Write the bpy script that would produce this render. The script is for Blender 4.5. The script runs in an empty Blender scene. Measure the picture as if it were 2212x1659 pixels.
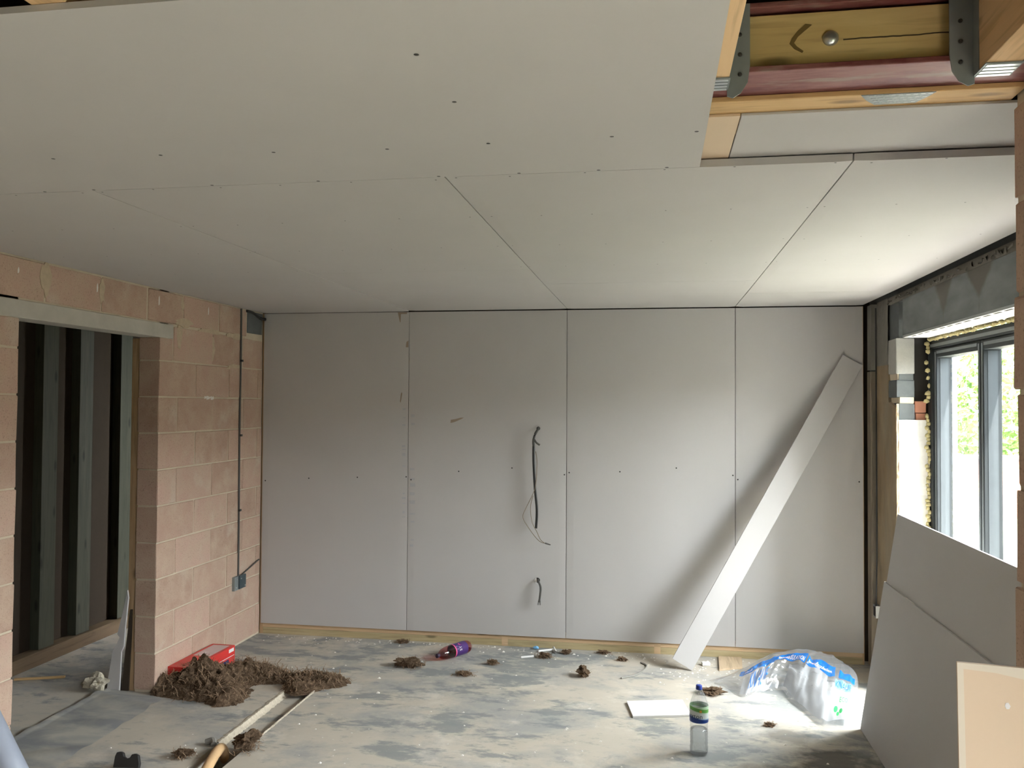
import bpy, bmesh, math, random
from mathutils import Vector, Matrix, noise
R = random.Random(11)
sc = bpy.context.scene
COL = sc.collection

# ------------------------------------------------------------------ camera
YAW, PITCH, ROLL = 0.16602788, 0.02405955, 0.00582977
CAM = Vector((3.02969, -6.27909, 1.77982))
fwd = Vector((-math.sin(YAW) * math.cos(PITCH), math.cos(YAW) * math.cos(PITCH), math.sin(PITCH)))
rgt = Vector((math.cos(YAW), math.sin(YAW), 0)); upv = rgt.cross(fwd)
r2 = math.cos(ROLL) * rgt + math.sin(ROLL) * upv
u2 = -math.sin(ROLL) * rgt + math.cos(ROLL) * upv
cd = bpy.data.cameras.new('camera'); cam = bpy.data.objects.new('camera', cd); COL.objects.link(cam)
cd.sensor_fit = 'HORIZONTAL'; cd.sensor_width = 36.0; cd.lens = 1856.79 / 2212 * 36.0
cd.clip_start = 0.05; cd.clip_end = 200
cam.matrix_world = Matrix(((r2.x, u2.x, -fwd.x, CAM.x), (r2.y, u2.y, -fwd.y, CAM.y), (r2.z, u2.z, -fwd.z, CAM.z), (0, 0, 0, 1)))
sc.camera = cam

# ------------------------------------------------------------------ light
SKY, SUN, EXPO = 54.0, 98.0, 0.08
w = bpy.data.worlds.new('hazy_sky'); sc.world = w; w.use_nodes = True
bg = w.node_tree.nodes['Background']; bg.inputs[0].default_value = (.93, .96, 1.0, 1); bg.inputs[1].default_value = SKY
sd = bpy.data.lights.new('sun', 'SUN'); sd.energy = SUN; sd.angle = 0.01; sd.color = (1, .95, .90)
so = bpy.data.objects.new('sun', sd); COL.objects.link(so)
so.rotation_euler = Vector((-1, .5, -4.4)).to_track_quat('-Z', 'Y').to_euler()
so.location = (9, -4, 12)
def portal(name, loc, rot, sx, sy):                                # guides sky sampling only, gives no light of its own
    d = bpy.data.lights.new(name, 'AREA'); d.shape = 'RECTANGLE'; d.size = sx; d.size_y = sy; d.cycles.is_portal = True
    o = bpy.data.objects.new(name, d); COL.objects.link(o); o.location = loc; o.rotation_euler = rot
portal('portal_window', (4.86, -1.83, 1.1), (0, math.pi / 2, 0), 2.2, 2.4)
portal('portal_door', (4.86, -6.225, 1.05), (0, math.pi / 2, 0), 2.1, 1.25)
vs = sc.view_settings
vs.view_transform = 'Standard'; vs.look = 'None'; vs.gamma = 1; vs.use_curve_mapping = False; vs.exposure = EXPO
sc.cycles.diffuse_bounces = 6; sc.cycles.max_bounces = 14; sc.cycles.transparent_max_bounces = 16
sc.cycles.caustics_reflective = False; sc.cycles.caustics_refractive = False

# ------------------------------------------------------------------ materials
def nt(name):
    m = bpy.data.materials.new(name); m.use_nodes = True
    t = m.node_tree; t.nodes.clear()
    out = t.nodes.new('ShaderNodeOutputMaterial')
    return m, t, out
def node(t, typ, ins=None, **kw):
    n = t.nodes.new(typ)
    for k, v in kw.items(): setattr(n, k, v)
    for k, v in (ins or {}).items():
        if isinstance(v, bpy.types.NodeSocket): t.links.new(v, n.inputs[k])
        else: n.inputs[k].default_value = v
    return n
def c4(c): return (c[0], c[1], c[2], 1)
def coords(t, scale=(1, 1, 1), kind='Object', rnd=False):
    tc = node(t, 'ShaderNodeTexCoord')
    mp = node(t, 'ShaderNodeMapping', {'Vector': tc.outputs[kind], 'Scale': scale})
    if rnd:
        oi = node(t, 'ShaderNodeObjectInfo')
        mu = node(t, 'ShaderNodeMath', {0: oi.outputs['Random'], 1: 37.0}, operation='MULTIPLY')
        t.links.new(mu.outputs[0], mp.inputs['Location'])
    return mp.outputs[0]
def nz(t, vec, scale, detail=4, rough=.55, dist=0):
    return node(t, 'ShaderNodeTexNoise', {'Vector': vec, 'Scale': scale, 'Detail': detail, 'Roughness': rough, 'Distortion': dist}).outputs['Fac']
def ramp(t, fac, a, b, ca=(0, 0, 0), cb=(1, 1, 1)):
    r = node(t, 'ShaderNodeValToRGB', {'Fac': fac})
    e = r.color_ramp.elements; e[0].position = a; e[0].color = c4(ca); e[1].position = b; e[1].color = c4(cb)
    return r.outputs['Color']
def mix(t, fac, a, b, blend='MIX'):
    n = node(t, 'ShaderNodeMix', data_type='RGBA', blend_type=blend)
    for i, v in ((0, fac), (6, a), (7, b)):
        if isinstance(v, bpy.types.NodeSocket): t.links.new(v, n.inputs[i])
        else: n.inputs[i].default_value = v if i == 0 else c4(v)
    return n.outputs[2]
def bsdf(t, out, color, rough=.8, metal=0, bump=None, spec=.35):
    b = node(t, 'ShaderNodeBsdfPrincipled', {'Roughness': rough, 'Metallic': metal, 'Specular IOR Level': spec})
    if isinstance(color, bpy.types.NodeSocket): t.links.new(color, b.inputs['Base Color'])
    else: b.inputs['Base Color'].default_value = c4(color)
    if bump:
        bm = node(t, 'ShaderNodeBump', {'Height': bump[0], 'Strength': bump[1], 'Distance': bump[2]})
        t.links.new(bm.outputs[0], b.inputs['Normal'])
    t.links.new(b.outputs[0], out.inputs[0])
    return b
def plain(name, c, rough=.7, metal=0, var=.12, vs_=18, bump=.15, bs=60, bd=.002, spec=.35, rnd=True):
    m, t, out = nt(name)
    v = coords(t, rnd=rnd)
    col = mix(t, nz(t, v, vs_, 5), tuple(x * (1 - var) for x in c), tuple(min(1, x * (1 + var)) for x in c))
    bsdf(t, out, col, rough, metal, (nz(t, v, bs, 4), bump, bd), spec)
    return m
def wood(name, ca, cb, axis=0, rings=22, dark=None, crack=None, rough=.7):
    m, t, out = nt(name)
    s = [14, 14, 14]; s[axis] = .9
    v = coords(t, tuple(s), rnd=crack is None)
    n1 = nz(t, v, 1.2, 5, .6, .8)
    n2 = nz(t, v, rings / 5, 3, .5, .3)
    col = mix(t, ramp(t, n1, .3, .7), ca, cb)
    col = mix(t, node(t, 'ShaderNodeMath', {0: ramp(t, n2, .52, .66), 1: .45}, operation='MULTIPLY').outputs[0], col, tuple(x * .62 for x in ca))
    k = node(t, 'ShaderNodeTexVoronoi', {'Vector': coords(t, tuple(3.0 if i == axis else 9 for i in range(3)), rnd=crack is None), 'Scale': 1.0})
    col = mix(t, ramp(t, k.outputs['Distance'], .07, .16, (.75,) * 3, (0,) * 3), col, dark or tuple(x * .3 for x in ca))
    if crack is not None:
        z, x0 = crack
        sp = node(t, 'ShaderNodeSeparateXYZ', {0: coords(t)})
        wv = nz(t, coords(t, (6, 1, 1)), 1.5, 3)
        zz = node(t, 'ShaderNodeMath', {0: wv, 1: .012, 2: z - .006}, operation='MULTIPLY_ADD').outputs[0]
        dz = node(t, 'ShaderNodeMath', {0: sp.outputs['Z'], 1: zz}, operation='SUBTRACT').outputs[0]
        ab = node(t, 'ShaderNodeMath', {0: dz}, operation='ABSOLUTE').outputs[0]
        lt = node(t, 'ShaderNodeMath', {0: ab, 1: .0016}, operation='LESS_THAN').outputs[0]
        gt = node(t, 'ShaderNodeMath', {0: sp.outputs['X'], 1: x0}, operation='GREATER_THAN').outputs[0]
        mm = node(t, 'ShaderNodeMath', {0: lt, 1: gt}, operation='MULTIPLY').outputs[0]
        col = mix(t, mm, col, (.05, .035, .015))
    bsdf(t, out, col, rough, 0, (n2, .12, .002))
    return m
def schlick(t, f0, f90=.9):
    lw = node(t, 'ShaderNodeLayerWeight', {'Blend': .5})
    p = node(t, 'ShaderNodeMath', {0: lw.outputs['Facing'], 1: 5.0}, operation='POWER').outputs[0]
    return node(t, 'ShaderNodeMath', {0: p, 1: f90 - f0, 2: f0}, operation='MULTIPLY_ADD').outputs[0]
def film(name, c, gloss=.25, alpha=.6, rough=.12, transl=.5):
    """thin clear plastic: see-through, partly scattering, with a sheen"""
    m, t, out = nt(name)
    tr = node(t, 'ShaderNodeBsdfTransparent')
    df = node(t, 'ShaderNodeBsdfDiffuse', {'Color': c4(c)}); tl = node(t, 'ShaderNodeBsdfTranslucent', {'Color': c4(c)})
    d2 = node(t, 'ShaderNodeMixShader', {0: transl, 1: df.outputs[0], 2: tl.outputs[0]})
    a = node(t, 'ShaderNodeMixShader', {0: alpha, 1: tr.outputs[0], 2: d2.outputs[0]})
    gl = node(t, 'ShaderNodeBsdfGlossy', {'Color': (1, 1, 1, 1), 'Roughness': rough})
    f = node(t, 'ShaderNodeMixShader', {0: schlick(t, gloss), 1: a.outputs[0], 2: gl.outputs[0]})
    t.links.new(f.outputs[0], out.inputs[0])
    return m
def tinted(name, c, glossb=.08, rough=.02):
    m, t, out = nt(name)
    tr = node(t, 'ShaderNodeBsdfTransparent', {'Color': c4(c)})
    gl = node(t, 'ShaderNodeBsdfGlossy', {'Color': (1, 1, 1, 1), 'Roughness': rough})
    f = node(t, 'ShaderNodeMixShader', {0: schlick(t, glossb, .6), 1: tr.outputs[0], 2: gl.outputs[0]})
    t.links.new(f.outputs[0], out.inputs[0])
    return m
M = {}
def board_mat(name, c, var=.05):
    m, t, out = nt(name)
    v = coords(t, rnd=True)
    a = nz(t, v, 2.3, 4); b = nz(t, coords(t, (1, 1, 1)), 90, 3)
    col = mix(t, a, tuple(x * (1 - var) for x in c), tuple(min(1, x * (1 + var)) for x in c))
    col = mix(t, node(t, 'ShaderNodeMath', {0: b, 1: .08}, operation='MULTIPLY').outputs[0], col, tuple(x * .7 for x in c))
    bsdf(t, out, col, .75, 0, (b, .04, .001), .3)
    return m
M['board'] = board_mat('plasterboard_face', (.50, .485, .475))
M['ivory'] = board_mat('plasterboard_back_paper', (.69, .54, .39))
M['ivory_edge'] = board_mat('plasterboard_edge_paper', (.70, .62, .50))
M['void'] = plain('dark_void', (.03, .027, .024), .95)
M['screw'] = plain('screw_black', (.03, .028, .025), .5)
M['ink'] = plain('print_ink', (.44, .44, .46), .8)
M['torn'] = plain('torn_paper', (.33, .26, .2), .9)
M['pine'] = wood('pine_fresh', (.66, .43, .22), (.74, .52, .30), 1)
M['pine_z'] = wood('pine_upright', (.42, .28, .15), (.52, .37, .22), 2)
M['pine_x'] = wood('pine_batten', (.56, .35, .15), (.62, .42, .20), 0)
M['treated'] = wood('treated_packer', (.50, .36, .14), (.62, .48, .22), 0, crack=(2.5986, 3.44))
M['sole_low'] = wood('treated_sole_plate', (.40, .32, .17), (.50, .42, .26), 0)
M['sole_up'] = wood('raw_sole_plate', (.55, .38, .22), (.63, .46, .29), 0)
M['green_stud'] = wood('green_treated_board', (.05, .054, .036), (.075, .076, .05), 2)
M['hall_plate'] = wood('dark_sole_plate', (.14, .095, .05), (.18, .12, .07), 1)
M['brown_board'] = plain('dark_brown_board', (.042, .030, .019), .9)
M['ply'] = wood('plywood_offcut', (.48, .36, .23), (.56, .44, .30), 1)
M['galv'] = plain('galvanised_steel', (.55, .58, .58), .32, .9, .1, 30, .05)
M['galv_dull'] = plain('dull_galvanised_steel', (.26, .29, .29), .5, .35, .15, 20, .05)
M['grey_block'] = plain('grey_block', (.42, .41, .38), .95, 0, .15, 30, .5, 90, .004)
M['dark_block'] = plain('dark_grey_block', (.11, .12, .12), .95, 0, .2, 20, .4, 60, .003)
M['clinker'] = plain('clinker_block', (.17, .17, .18), .95, 0, .6, 40, .9, 70, .008)
M['cream'] = plain('cream_mortar', (.60, .52, .38), .95, 0, .15, 30, .6, 60, .006)
M['crust'] = plain('crusty_mortar_edge', (.52, .46, .36), .95, 0, .3, 60, .8, 80, .006)
M['foam'] = plain('expanding_foam', (.62, .54, .28), .8, 0, .12, 30, .3, 60, .004)
M['plaster_white'] = plain('white_plaster', (.78, .75, .70), .9)
M['alu'] = plain('dark_grey_aluminium', (.032, .037, .040), .6, 0, .06, 20, .02, spec=.15)
M['alu_lt'] = plain('grey_blue_gasket_trim', (.17, .19, .20), .6, 0, .06, 20, .02, spec=.2)
M['alu_bead'] = plain('slate_grey_bead', (.07, .08, .087), .7, 0, .06, 20, .02, spec=.1)
M['black'] = plain('black_plastic', (.012, .012, .012), .45, 0, .1, spec=.5)
M['cable'] = plain('grey_cable', (.07, .068, .062), .6)
M['copper'] = plain('bare_wire', (.20, .16, .11), .5, .2)
M['white_pl'] = plain('white_plastic', (.75, .75, .73), .5)
M['lintel_con'] = plain('concrete_lintel', (.47, .45, .40), .95, 0, .18, 9, .4, 50, .004)
M['pipeblue'] = plain('blue_grey_plastic', (.28, .31, .37), .45, 0, .06, 10, .05)
M['pipeorange'] = plain('sandy_orange_pipe', (.58, .38, .20), .7, 0, .25, 12, .2)
M['crumb'] = plain('plaster_crumbs', (.74, .72, .66), .95)
M['stone'] = plain('pale_rubble', (.44, .40, .31), .95, 0, .2, 25, .6, 40, .006)
M['redcard'] = plain('red_card', (.62, .035, .03), .38, 0, .06, 8, .04, spec=.5)
M['whiteprint'] = plain('white_print', (.78, .76, .74), .5)
M['greyprint'] = plain('grey_print', (.62, .48, .46), .5)
M['navy'] = plain('navy_print', (.02, .035, .13), .5)
M['bluecap'] = plain('blue_cap', (.03, .06, .32), .35)
M['leaf'] = plain('leaf', (.14, .24, .05), .7)
M['bark'] = plain('bark', (.12, .09, .06), .9)
M['brick'] = plain('red_brick', (.36, .16, .10), .9, 0, .2, 14, .4, 60, .003)
M['paving'] = plain('pale_paving', (.60, .57, .52), .9, 0, .12, 3, .2, 40, .003)
M['glass'] = tinted('window_glass', (.97, .985, .98), .03)
M['pet'] = film('clear_bottle_plastic', (.9, .92, .93), .09, .12, .05)
def water_mat():
    m, t, out = nt('water')
    tr = node(t, 'ShaderNodeBsdfTransparent', {'Color': (.93, .96, .98, 1)}); rf = node(t, 'ShaderNodeBsdfRefraction', {'Color': (.95, .98, 1, 1), 'Roughness': .0, 'IOR': 1.33})
    a = node(t, 'ShaderNodeMixShader', {0: .5, 1: tr.outputs[0], 2: rf.outputs[0]}); gl = node(t, 'ShaderNodeBsdfGlossy', {'Roughness': .02})
    t.links.new(node(t, 'ShaderNodeMixShader', {0: schlick(t, .04, .6), 1: a.outputs[0], 2: gl.outputs[0]}).outputs[0], out.inputs[0])
    return m
M['water'] = water_mat()
M['redpet'] = tinted('red_bottle_plastic', (.86, .55, .58), .06, .06)
M['redjuice'] = tinted('red_drink', (.68, .09, .13), .04)
M['purple'] = plain('purple_label', (.055, .02, .13), .35, 0, .2, 12, .02, spec=.5)
M['pink'] = plain('pink_band', (.72, .10, .24), .4)
M['film'] = film('clear_bag_film', (.62, .63, .65), .08, .24, .22)
M['filmwhite'] = film('white_printed_film', (.52, .53, .54), .05, .55, .3)
M['filmblue'] = film('blue_printed_film', (.01, .15, .50), .05, .92, .2, .35)
M['filmltblue'] = film('faded_blue_print', (.25, .48, .72), .06, .6, .2, .35)
M['filmgreen'] = film('green_printed_film', (.04, .40, .12), .06, .9, .2, .35)
def block_mat():
    m, t, out = nt('pinkish_concrete_block')
    v = coords(t, rnd=True)
    oi = node(t, 'ShaderNodeObjectInfo')
    base = mix(t, oi.outputs['Random'], (.41, .28, .215), (.52, .36, .29))
    col = mix(t, ramp(t, nz(t, v, 7, 6, .65), .35, .72), base, (.50, .385, .295))
    col = mix(t, ramp(t, nz(t, v, 4, 3), .6, .75, (0,) * 3, (.55,) * 3), col, (.55, .48, .40))
    f = nz(t, v, 150, 3, .7)
    col = mix(t, ramp(t, f, .30, .42, (.6,) * 3, (0,) * 3), col, (.10, .065, .05))
    col = mix(t, ramp(t, f, .62, .75, (0,) * 3, (.5,) * 3), col, (.62, .52, .45))
    bsdf(t, out, col, .95, 0, (nz(t, v, 110, 4, .7), .55, .004), .15)
    return m
M['block'] = block_mat()
M['mortar'] = plain('sand_mortar', (.55, .48, .37), .97, 0, .16, 12, .5, 70, .004)
def red_oxide():
    m, t, out = nt('red_oxide_steel')
    v = coords(t)
    col = mix(t, ramp(t, nz(t, coords(t, (3, 12, 12)), 2, 6, .65), .38, .62), (.13, .03, .03), (.24, .10, .09))
    col = mix(t, ramp(t, nz(t, coords(t, (2, 9, 9)), 3, 5), .55, .7), col, (.27, .19, .16))
    bsdf(t, out, col, .55, .1, (nz(t, v, 60), .2, .002), .4)
    return m
M['redoxide'] = red_oxide()
def lintel_steel():
    m, t, out = nt('stained_grey_lintel')
    v = coords(t)
    col = mix(t, ramp(t, nz(t, coords(t, (1, 2, 6)), 2.2, 5), .3, .7), (.13, .145, .145), (.20, .215, .215))
    sp = node(t, 'ShaderNodeSeparateXYZ', {0: v})
    for cy, w_, z0, z1 in ((-1.52, .15, 2.25, 2.44), (-2.02, .17, 2.28, 2.42)):   # two rusty V-shaped runs down the face
        dy = node(t, 'ShaderNodeMath', {0: sp.outputs['Y'], 1: cy}, operation='SUBTRACT').outputs[0]
        ad = node(t, 'ShaderNodeMath', {0: dy}, operation='ABSOLUTE').outputs[0]
        hz = node(t, 'ShaderNodeMapRange', {0: sp.outputs['Z'], 1: z0, 2: z1, 3: 0.0, 4: w_}).outputs[0]
        wob = node(t, 'ShaderNodeMath', {0: nz(t, v, 14, 3), 1: .05, 2: -.025}, operation='MULTIPLY_ADD').outputs[0]
        hz = node(t, 'ShaderNodeMath', {0: hz, 1: wob}, operation='ADD').outputs[0]
        d = node(t, 'ShaderNodeMath', {0: hz, 1: ad}, operation='SUBTRACT').outputs[0]
        mk = node(t, 'ShaderNodeMapRange', {0: d, 1: -.01, 2: .03, 3: 0.0, 4: .85}).outputs[0]
        col = mix(t, mk, col, (.085, .075, .055))
    bsdf(t, out, col, .6, .15, (nz(t, v, 40), .1, .002), .3)
    return m
M['lintel'] = lintel_steel()
def old_plaster():
    m, t, out = nt('old_brown_plaster')
    v = coords(t, (1, 1, .35))
    col = mix(t, ramp(t, nz(t, v, 9, 6, .6), .3, .7), (.20, .145, .085), (.33, .25, .155))
    col = mix(t, ramp(t, nz(t, v, 3, 3), .5, .7), col, (.26, .22, .16))
    bsdf(t, out, col, .95, 0, (nz(t, v, 30, 5), .3, .004), .15)
    return m
M['oldplaster'] = old_plaster()
M['greyrender'] = plain('grey_render', (.20, .19, .165), .95, 0, .2, 8, .4, 40, .004)
def floor_mat():
    m, t, out = nt('dusty_concrete')
    v = coords(t)
    vx = coords(t, (.75, 1.15, 1))
    col = mix(t, nz(t, v, 4, 6, .6), (.425, .385, .315), (.54, .49, .41))
    big = nz(t, v, .7, 3, .5)
    a = nz(t, vx, 2.2, 10, .70, .25)
    aa = node(t, 'ShaderNodeMath', {0: big, 1: .35, 2: a}, operation='MULTIPLY_ADD').outputs[0]
    col = mix(t, ramp(t, aa, .63, .79, (0,) * 3, (.75,) * 3), col, (.30, .305, .30))
    b = nz(t, coords(t, (.6, 1.25, 1)), 4.2, 9, .68, .15)
    bb = node(t, 'ShaderNodeMath', {0: big, 1: .45, 2: b}, operation='MULTIPLY_ADD').outputs[0]
    col = mix(t, ramp(t, bb, .76, .83, (0,) * 3, (.75,) * 3), col, (.19, .208, .212))
    c_ = nz(t, coords(t, (.8, 1.1, 1)), 11, 7, .65)
    col = mix(t, ramp(t, c_, .57, .65, (0,) * 3, (.45,) * 3), col, (.27, .27, .26))
    d = nz(t, v, 3.3, 8, .65)
    col = mix(t, ramp(t, d, .56, .70, (0,) * 3, (.6,) * 3), col, (.63, .585, .505))
    col = mix(t, ramp(t, nz(t, v, 38, 5, .7), .64, .74, (0,) * 3, (.45,) * 3), col, (.66, .64, .58))
    col = mix(t, ramp(t, nz(t, v, 55, 5, .7), .27, .36, (.4,) * 3, (0,) * 3), col, (.2, .19, .17))
    # damp stain plus part shadow of the leaning boards, painted into the floor colour
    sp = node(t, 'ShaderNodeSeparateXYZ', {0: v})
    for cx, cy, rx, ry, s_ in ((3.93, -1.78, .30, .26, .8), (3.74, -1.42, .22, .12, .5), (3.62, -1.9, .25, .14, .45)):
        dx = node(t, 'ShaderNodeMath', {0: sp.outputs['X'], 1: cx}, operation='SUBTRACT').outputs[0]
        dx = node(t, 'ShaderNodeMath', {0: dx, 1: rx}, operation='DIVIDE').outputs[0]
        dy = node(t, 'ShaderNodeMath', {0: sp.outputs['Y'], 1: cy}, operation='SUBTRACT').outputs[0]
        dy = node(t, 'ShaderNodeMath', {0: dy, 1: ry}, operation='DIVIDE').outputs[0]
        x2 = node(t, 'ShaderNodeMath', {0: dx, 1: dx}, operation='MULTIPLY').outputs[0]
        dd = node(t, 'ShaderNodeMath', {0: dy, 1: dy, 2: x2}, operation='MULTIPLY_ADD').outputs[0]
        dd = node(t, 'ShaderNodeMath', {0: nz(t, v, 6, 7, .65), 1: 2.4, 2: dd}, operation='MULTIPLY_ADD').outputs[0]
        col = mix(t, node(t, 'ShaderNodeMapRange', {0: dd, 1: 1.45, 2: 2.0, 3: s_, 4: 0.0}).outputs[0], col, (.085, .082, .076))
    h = node(t, 'ShaderNodeMath', {0: nz(t, v, 45, 6, .7), 1: .35, 2: a}, operation='MULTIPLY_ADD').outputs[0]
    bsdf(t, out, col, .88, 0, (h, .2, .005), .25)
    return m
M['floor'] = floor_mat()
def dpm_mat():
    m, t, out = nt('dusty_black_membrane')
    v = coords(t)
    col = mix(t, ramp(t, nz(t, coords(t, (.8, 1.6, 1)), 3.2, 6, .6, .4), .40, .62), (.27, .275, .275), (.47, .45, .385))
    bsdf(t, out, col, .6, 0, (nz(t, v, 30), .2, .003), .4)
    return m
M['dpm'] = dpm_mat()
def wool_mat():
    m, t, out = nt('brown_mineral_wool')
    v = coords(t)
    col = mix(t, ramp(t, nz(t, coords(t, (1, 1, 1)), 11, 9, .78, 1.4), .34, .66), (.060, .036, .021), (.31, .215, .14))
    bsdf(t, out, col, .95, 0, (nz(t, v, 60, 8, .75, 1.0), 1.0, .02), .05)
    return m
M['wool'] = wool_mat()
M['woolfib'] = plain('wool_fibres', (.27, .185, .12), .9, 0, .6, 30, 0, spec=.05)
def label_mat():
    m, t, out = nt('green_white_blue_label')
    tc = node(t, 'ShaderNodeTexCoord')
    sp = node(t, 'ShaderNodeSeparateXYZ', {0: tc.outputs['Object']})
    wv = node(t, 'ShaderNodeMath', {0: sp.outputs['X'], 1: .16, 2: sp.outputs['Z']}, operation='MULTIPLY_ADD').outputs[0]
    r = node(t, 'ShaderNodeValToRGB', {'Fac': node(t, 'ShaderNodeMapRange', {0: wv, 1: .165, 2: .255, 3: 0.0, 4: 1.0}).outputs[0]})
    r.color_ramp.interpolation = 'CONSTANT'
    e = r.color_ramp.elements
    e[0].position = 0; e[0].color = (.012, .04, .20, 1)
    e[1].position = .27; e[1].color = (.30, .42, .60, 1)
    for p, c in ((.33, (.62, .68, .66, 1)), (.60, (.50, .62, .50, 1)), (.66, (.10, .30, .06, 1)), (.84, (.42, .60, .40, 1))):
        x = e.new(p); x.color = c
    b = bsdf(t, out, r.outputs['Color'], .3)
    return m
M['label'] = label_mat()

# ------------------------------------------------------------------ mesh helpers
class MB:
    def __init__(s): s.v = []; s.f = []
    def add(s, vs_, fs): o = len(s.v); s.v += [tuple(v) for v in vs_]; s.f += [tuple(i + o for i in f) for f in fs]; return s
    def box(s, x0, x1, y0, y1, z0, z1, mtx=None):
        vs_ = [Vector(p) for p in ((x0, y0, z0), (x1, y0, z0), (x1, y1, z0), (x0, y1, z0), (x0, y0, z1), (x1, y0, z1), (x1, y1, z1), (x0, y1, z1))]
        if mtx: vs_ = [mtx @ v for v in vs_]
        return s.add(vs_, [(0, 3, 2, 1), (4, 5, 6, 7), (0, 1, 5, 4), (1, 2, 6, 5), (2, 3, 7, 6), (3, 0, 4, 7)])
    def tube(s, pts, rad, n=8, cap=True):
        pts = [Vector(p) for p in pts]; rings = []
        for i, p in enumerate(pts):
            d = (pts[min(i + 1, len(pts) - 1)] - pts[max(i - 1, 0)]).normalized()
            a = d.cross(Vector((0.31, 0.17, 0.93)))
            if a.length < .05: a = d.cross(Vector((1, 0, 0)))
            a.normalize(); b = d.cross(a); r = rad[i] if isinstance(rad, (list, tuple)) else rad
            rings.append([p + r * (math.cos(6.2832 * k / n) * a + math.sin(6.2832 * k / n) * b) for k in range(n)])
        vs_ = [v for q in rings for v in q]
        fs = [(i * n + k, i * n + (k + 1) % n, (i + 1) * n + (k + 1) % n, (i + 1) * n + k) for i in range(len(pts) - 1) for k in range(n)]
        if cap: fs += [tuple(range(n))[::-1], tuple((len(pts) - 1) * n + k for k in range(n))]
        return s.add(vs_, fs)
    def lathe(s, prof, n=28, mtx=None, cap=True):
        vs_ = [Vector((r * math.cos(6.2832 * k / n), r * math.sin(6.2832 * k / n), z)) for r, z in prof for k in range(n)]
        if mtx: vs_ = [mtx @ v for v in vs_]
        fs = [(i * n + k, i * n + (k + 1) % n, (i + 1) * n + (k + 1) % n, (i + 1) * n + k) for i in range(len(prof) - 1) for k in range(n)]
        if cap: fs += [tuple(range(n))[::-1], tuple((len(prof) - 1) * n + k for k in range(n))]
        return s.add(vs_, fs)
    def prism(s, poly, a, b, fn):
        """poly in 2-D, extruded from a to b; fn(u, v, w) gives the point"""
        n = len(poly)
        vs_ = [fn(u, v, a) for u, v in poly] + [fn(u, v, b) for u, v in poly]
        return s.add(vs_, [tuple(range(n))[::-1], tuple(range(n, 2 * n))] + [(i, (i + 1) % n, n + (i + 1) % n, n + i) for i in range(n)])
    def grid(s, fn, nu, nv):
        vs_ = [fn(i / nu, j / nv) for j in range(nv + 1) for i in range(nu + 1)]
        return s.add(vs_, [(j * (nu + 1) + i, j * (nu + 1) + i + 1, (j + 1) * (nu + 1) + i + 1, (j + 1) * (nu + 1) + i) for j in range(nv) for i in range(nu)])
    def mesh(s, name, mat, smooth=False, closed=True):
        me = bpy.data.meshes.new(name); me.from_pydata(s.v, [], s.f); me.update()
        if closed:
            bm = bmesh.new(); bm.from_mesh(me); bmesh.ops.recalc_face_normals(bm, faces=bm.faces); bm.to_mesh(me); bm.free()
        if smooth: me.polygons.foreach_set('use_smooth', [True] * len(me.polygons))
        me.materials.append(mat)
        return me
    def build(s, name, mat, parent=None, smooth=False, closed=True, bevel=0):
        o = bpy.data.objects.new(name, s.mesh(name, mat, smooth, closed)); COL.objects.link(o)
        if parent: o.parent = parent
        if bevel:
            b = o.modifiers.new('bevel', 'BEVEL'); b.width = bevel; b.segments = 2; b.limit_method = 'ANGLE'
        return o
def tag(o, label, cat=None, group=None, kind=None):
    o['label'] = label
    if cat: o['category'] = cat
    if group: o['group'] = group
    if kind: o['kind'] = kind
    return o
def empty(name, loc=(0, 0, 0)):
    o = bpy.data.objects.new(name, None); COL.objects.link(o); o.location = loc; o.empty_display_size = .1
    return o
def instance(name, me, loc, parent=None, rot=None):
    o = bpy.data.objects.new(name, me); COL.objects.link(o); o.location = loc
    if parent: o.parent = parent
    if rot: o.rotation_euler = rot
    return o
def setorigin(o, p):
    """move a mesh object's origin to p, shape stays put"""
    p = Vector(p); o.data.transform(Matrix.Translation(-p)); o.location = o.location + p
    return o
def text_points(body, size, align='LEFT', sub=0):
    cu = bpy.data.curves.new('t', 'FONT'); cu.body = body; cu.size = size; cu.align_x = align; cu.resolution_u = 2
    o = bpy.data.objects.new('t', cu); COL.objects.link(o)
    dg = bpy.context.evaluated_depsgraph_get(); dg.update()
    me = bpy.data.meshes.new_from_object(o.evaluated_get(dg))
    bm = bmesh.new(); bm.from_mesh(me); bmesh.ops.triangulate(bm, faces=bm.faces)
    if sub: bmesh.ops.subdivide_edges(bm, edges=bm.edges[:], cuts=sub, use_grid_fill=True)
    vs_ = [tuple(v.co[:2]) for v in bm.verts]; bm.verts.index_update(); fs = [tuple(v.index for v in f.verts) for f in bm.faces]
    bm.free(); bpy.data.objects.remove(o); bpy.data.curves.remove(cu); bpy.data.meshes.remove(me)
    return vs_, fs
def wob(p, s, a, seed=0):
    return noise.noise(Vector(p) * s + Vector((seed * 7.3, seed * 3.1, seed))) * a
def rough_block(lx, ly, lz, seed, amp=.0022):
    """a block with knocked edges, origin at its min corner"""
    c = .006; rr = random.Random(seed); m = MB(); pts = []
    xs, ys, zs = (0, lx), (0, ly), (0, lz)
    bm = bmesh.new(); bmesh.ops.create_cube(bm, size=1)
    for v in bm.verts: v.co = Vector(((v.co.x + .5) * lx, (v.co.y + .5) * ly, (v.co.z + .5) * lz))
    bmesh.ops.bevel(bm, geom=bm.edges[:], offset=c * .6, segments=1, affect='EDGES')
    for v in bm.verts: v.co += Vector((rr.uniform(-amp, amp), rr.uniform(-amp, amp), rr.uniform(-amp, amp)))
    me = bpy.data.meshes.new('block'); bm.to_mesh(me); bm.free()
    return me

ZC, T, T2 = 2.48, .0125, .022
VZ = ZC + T

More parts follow.
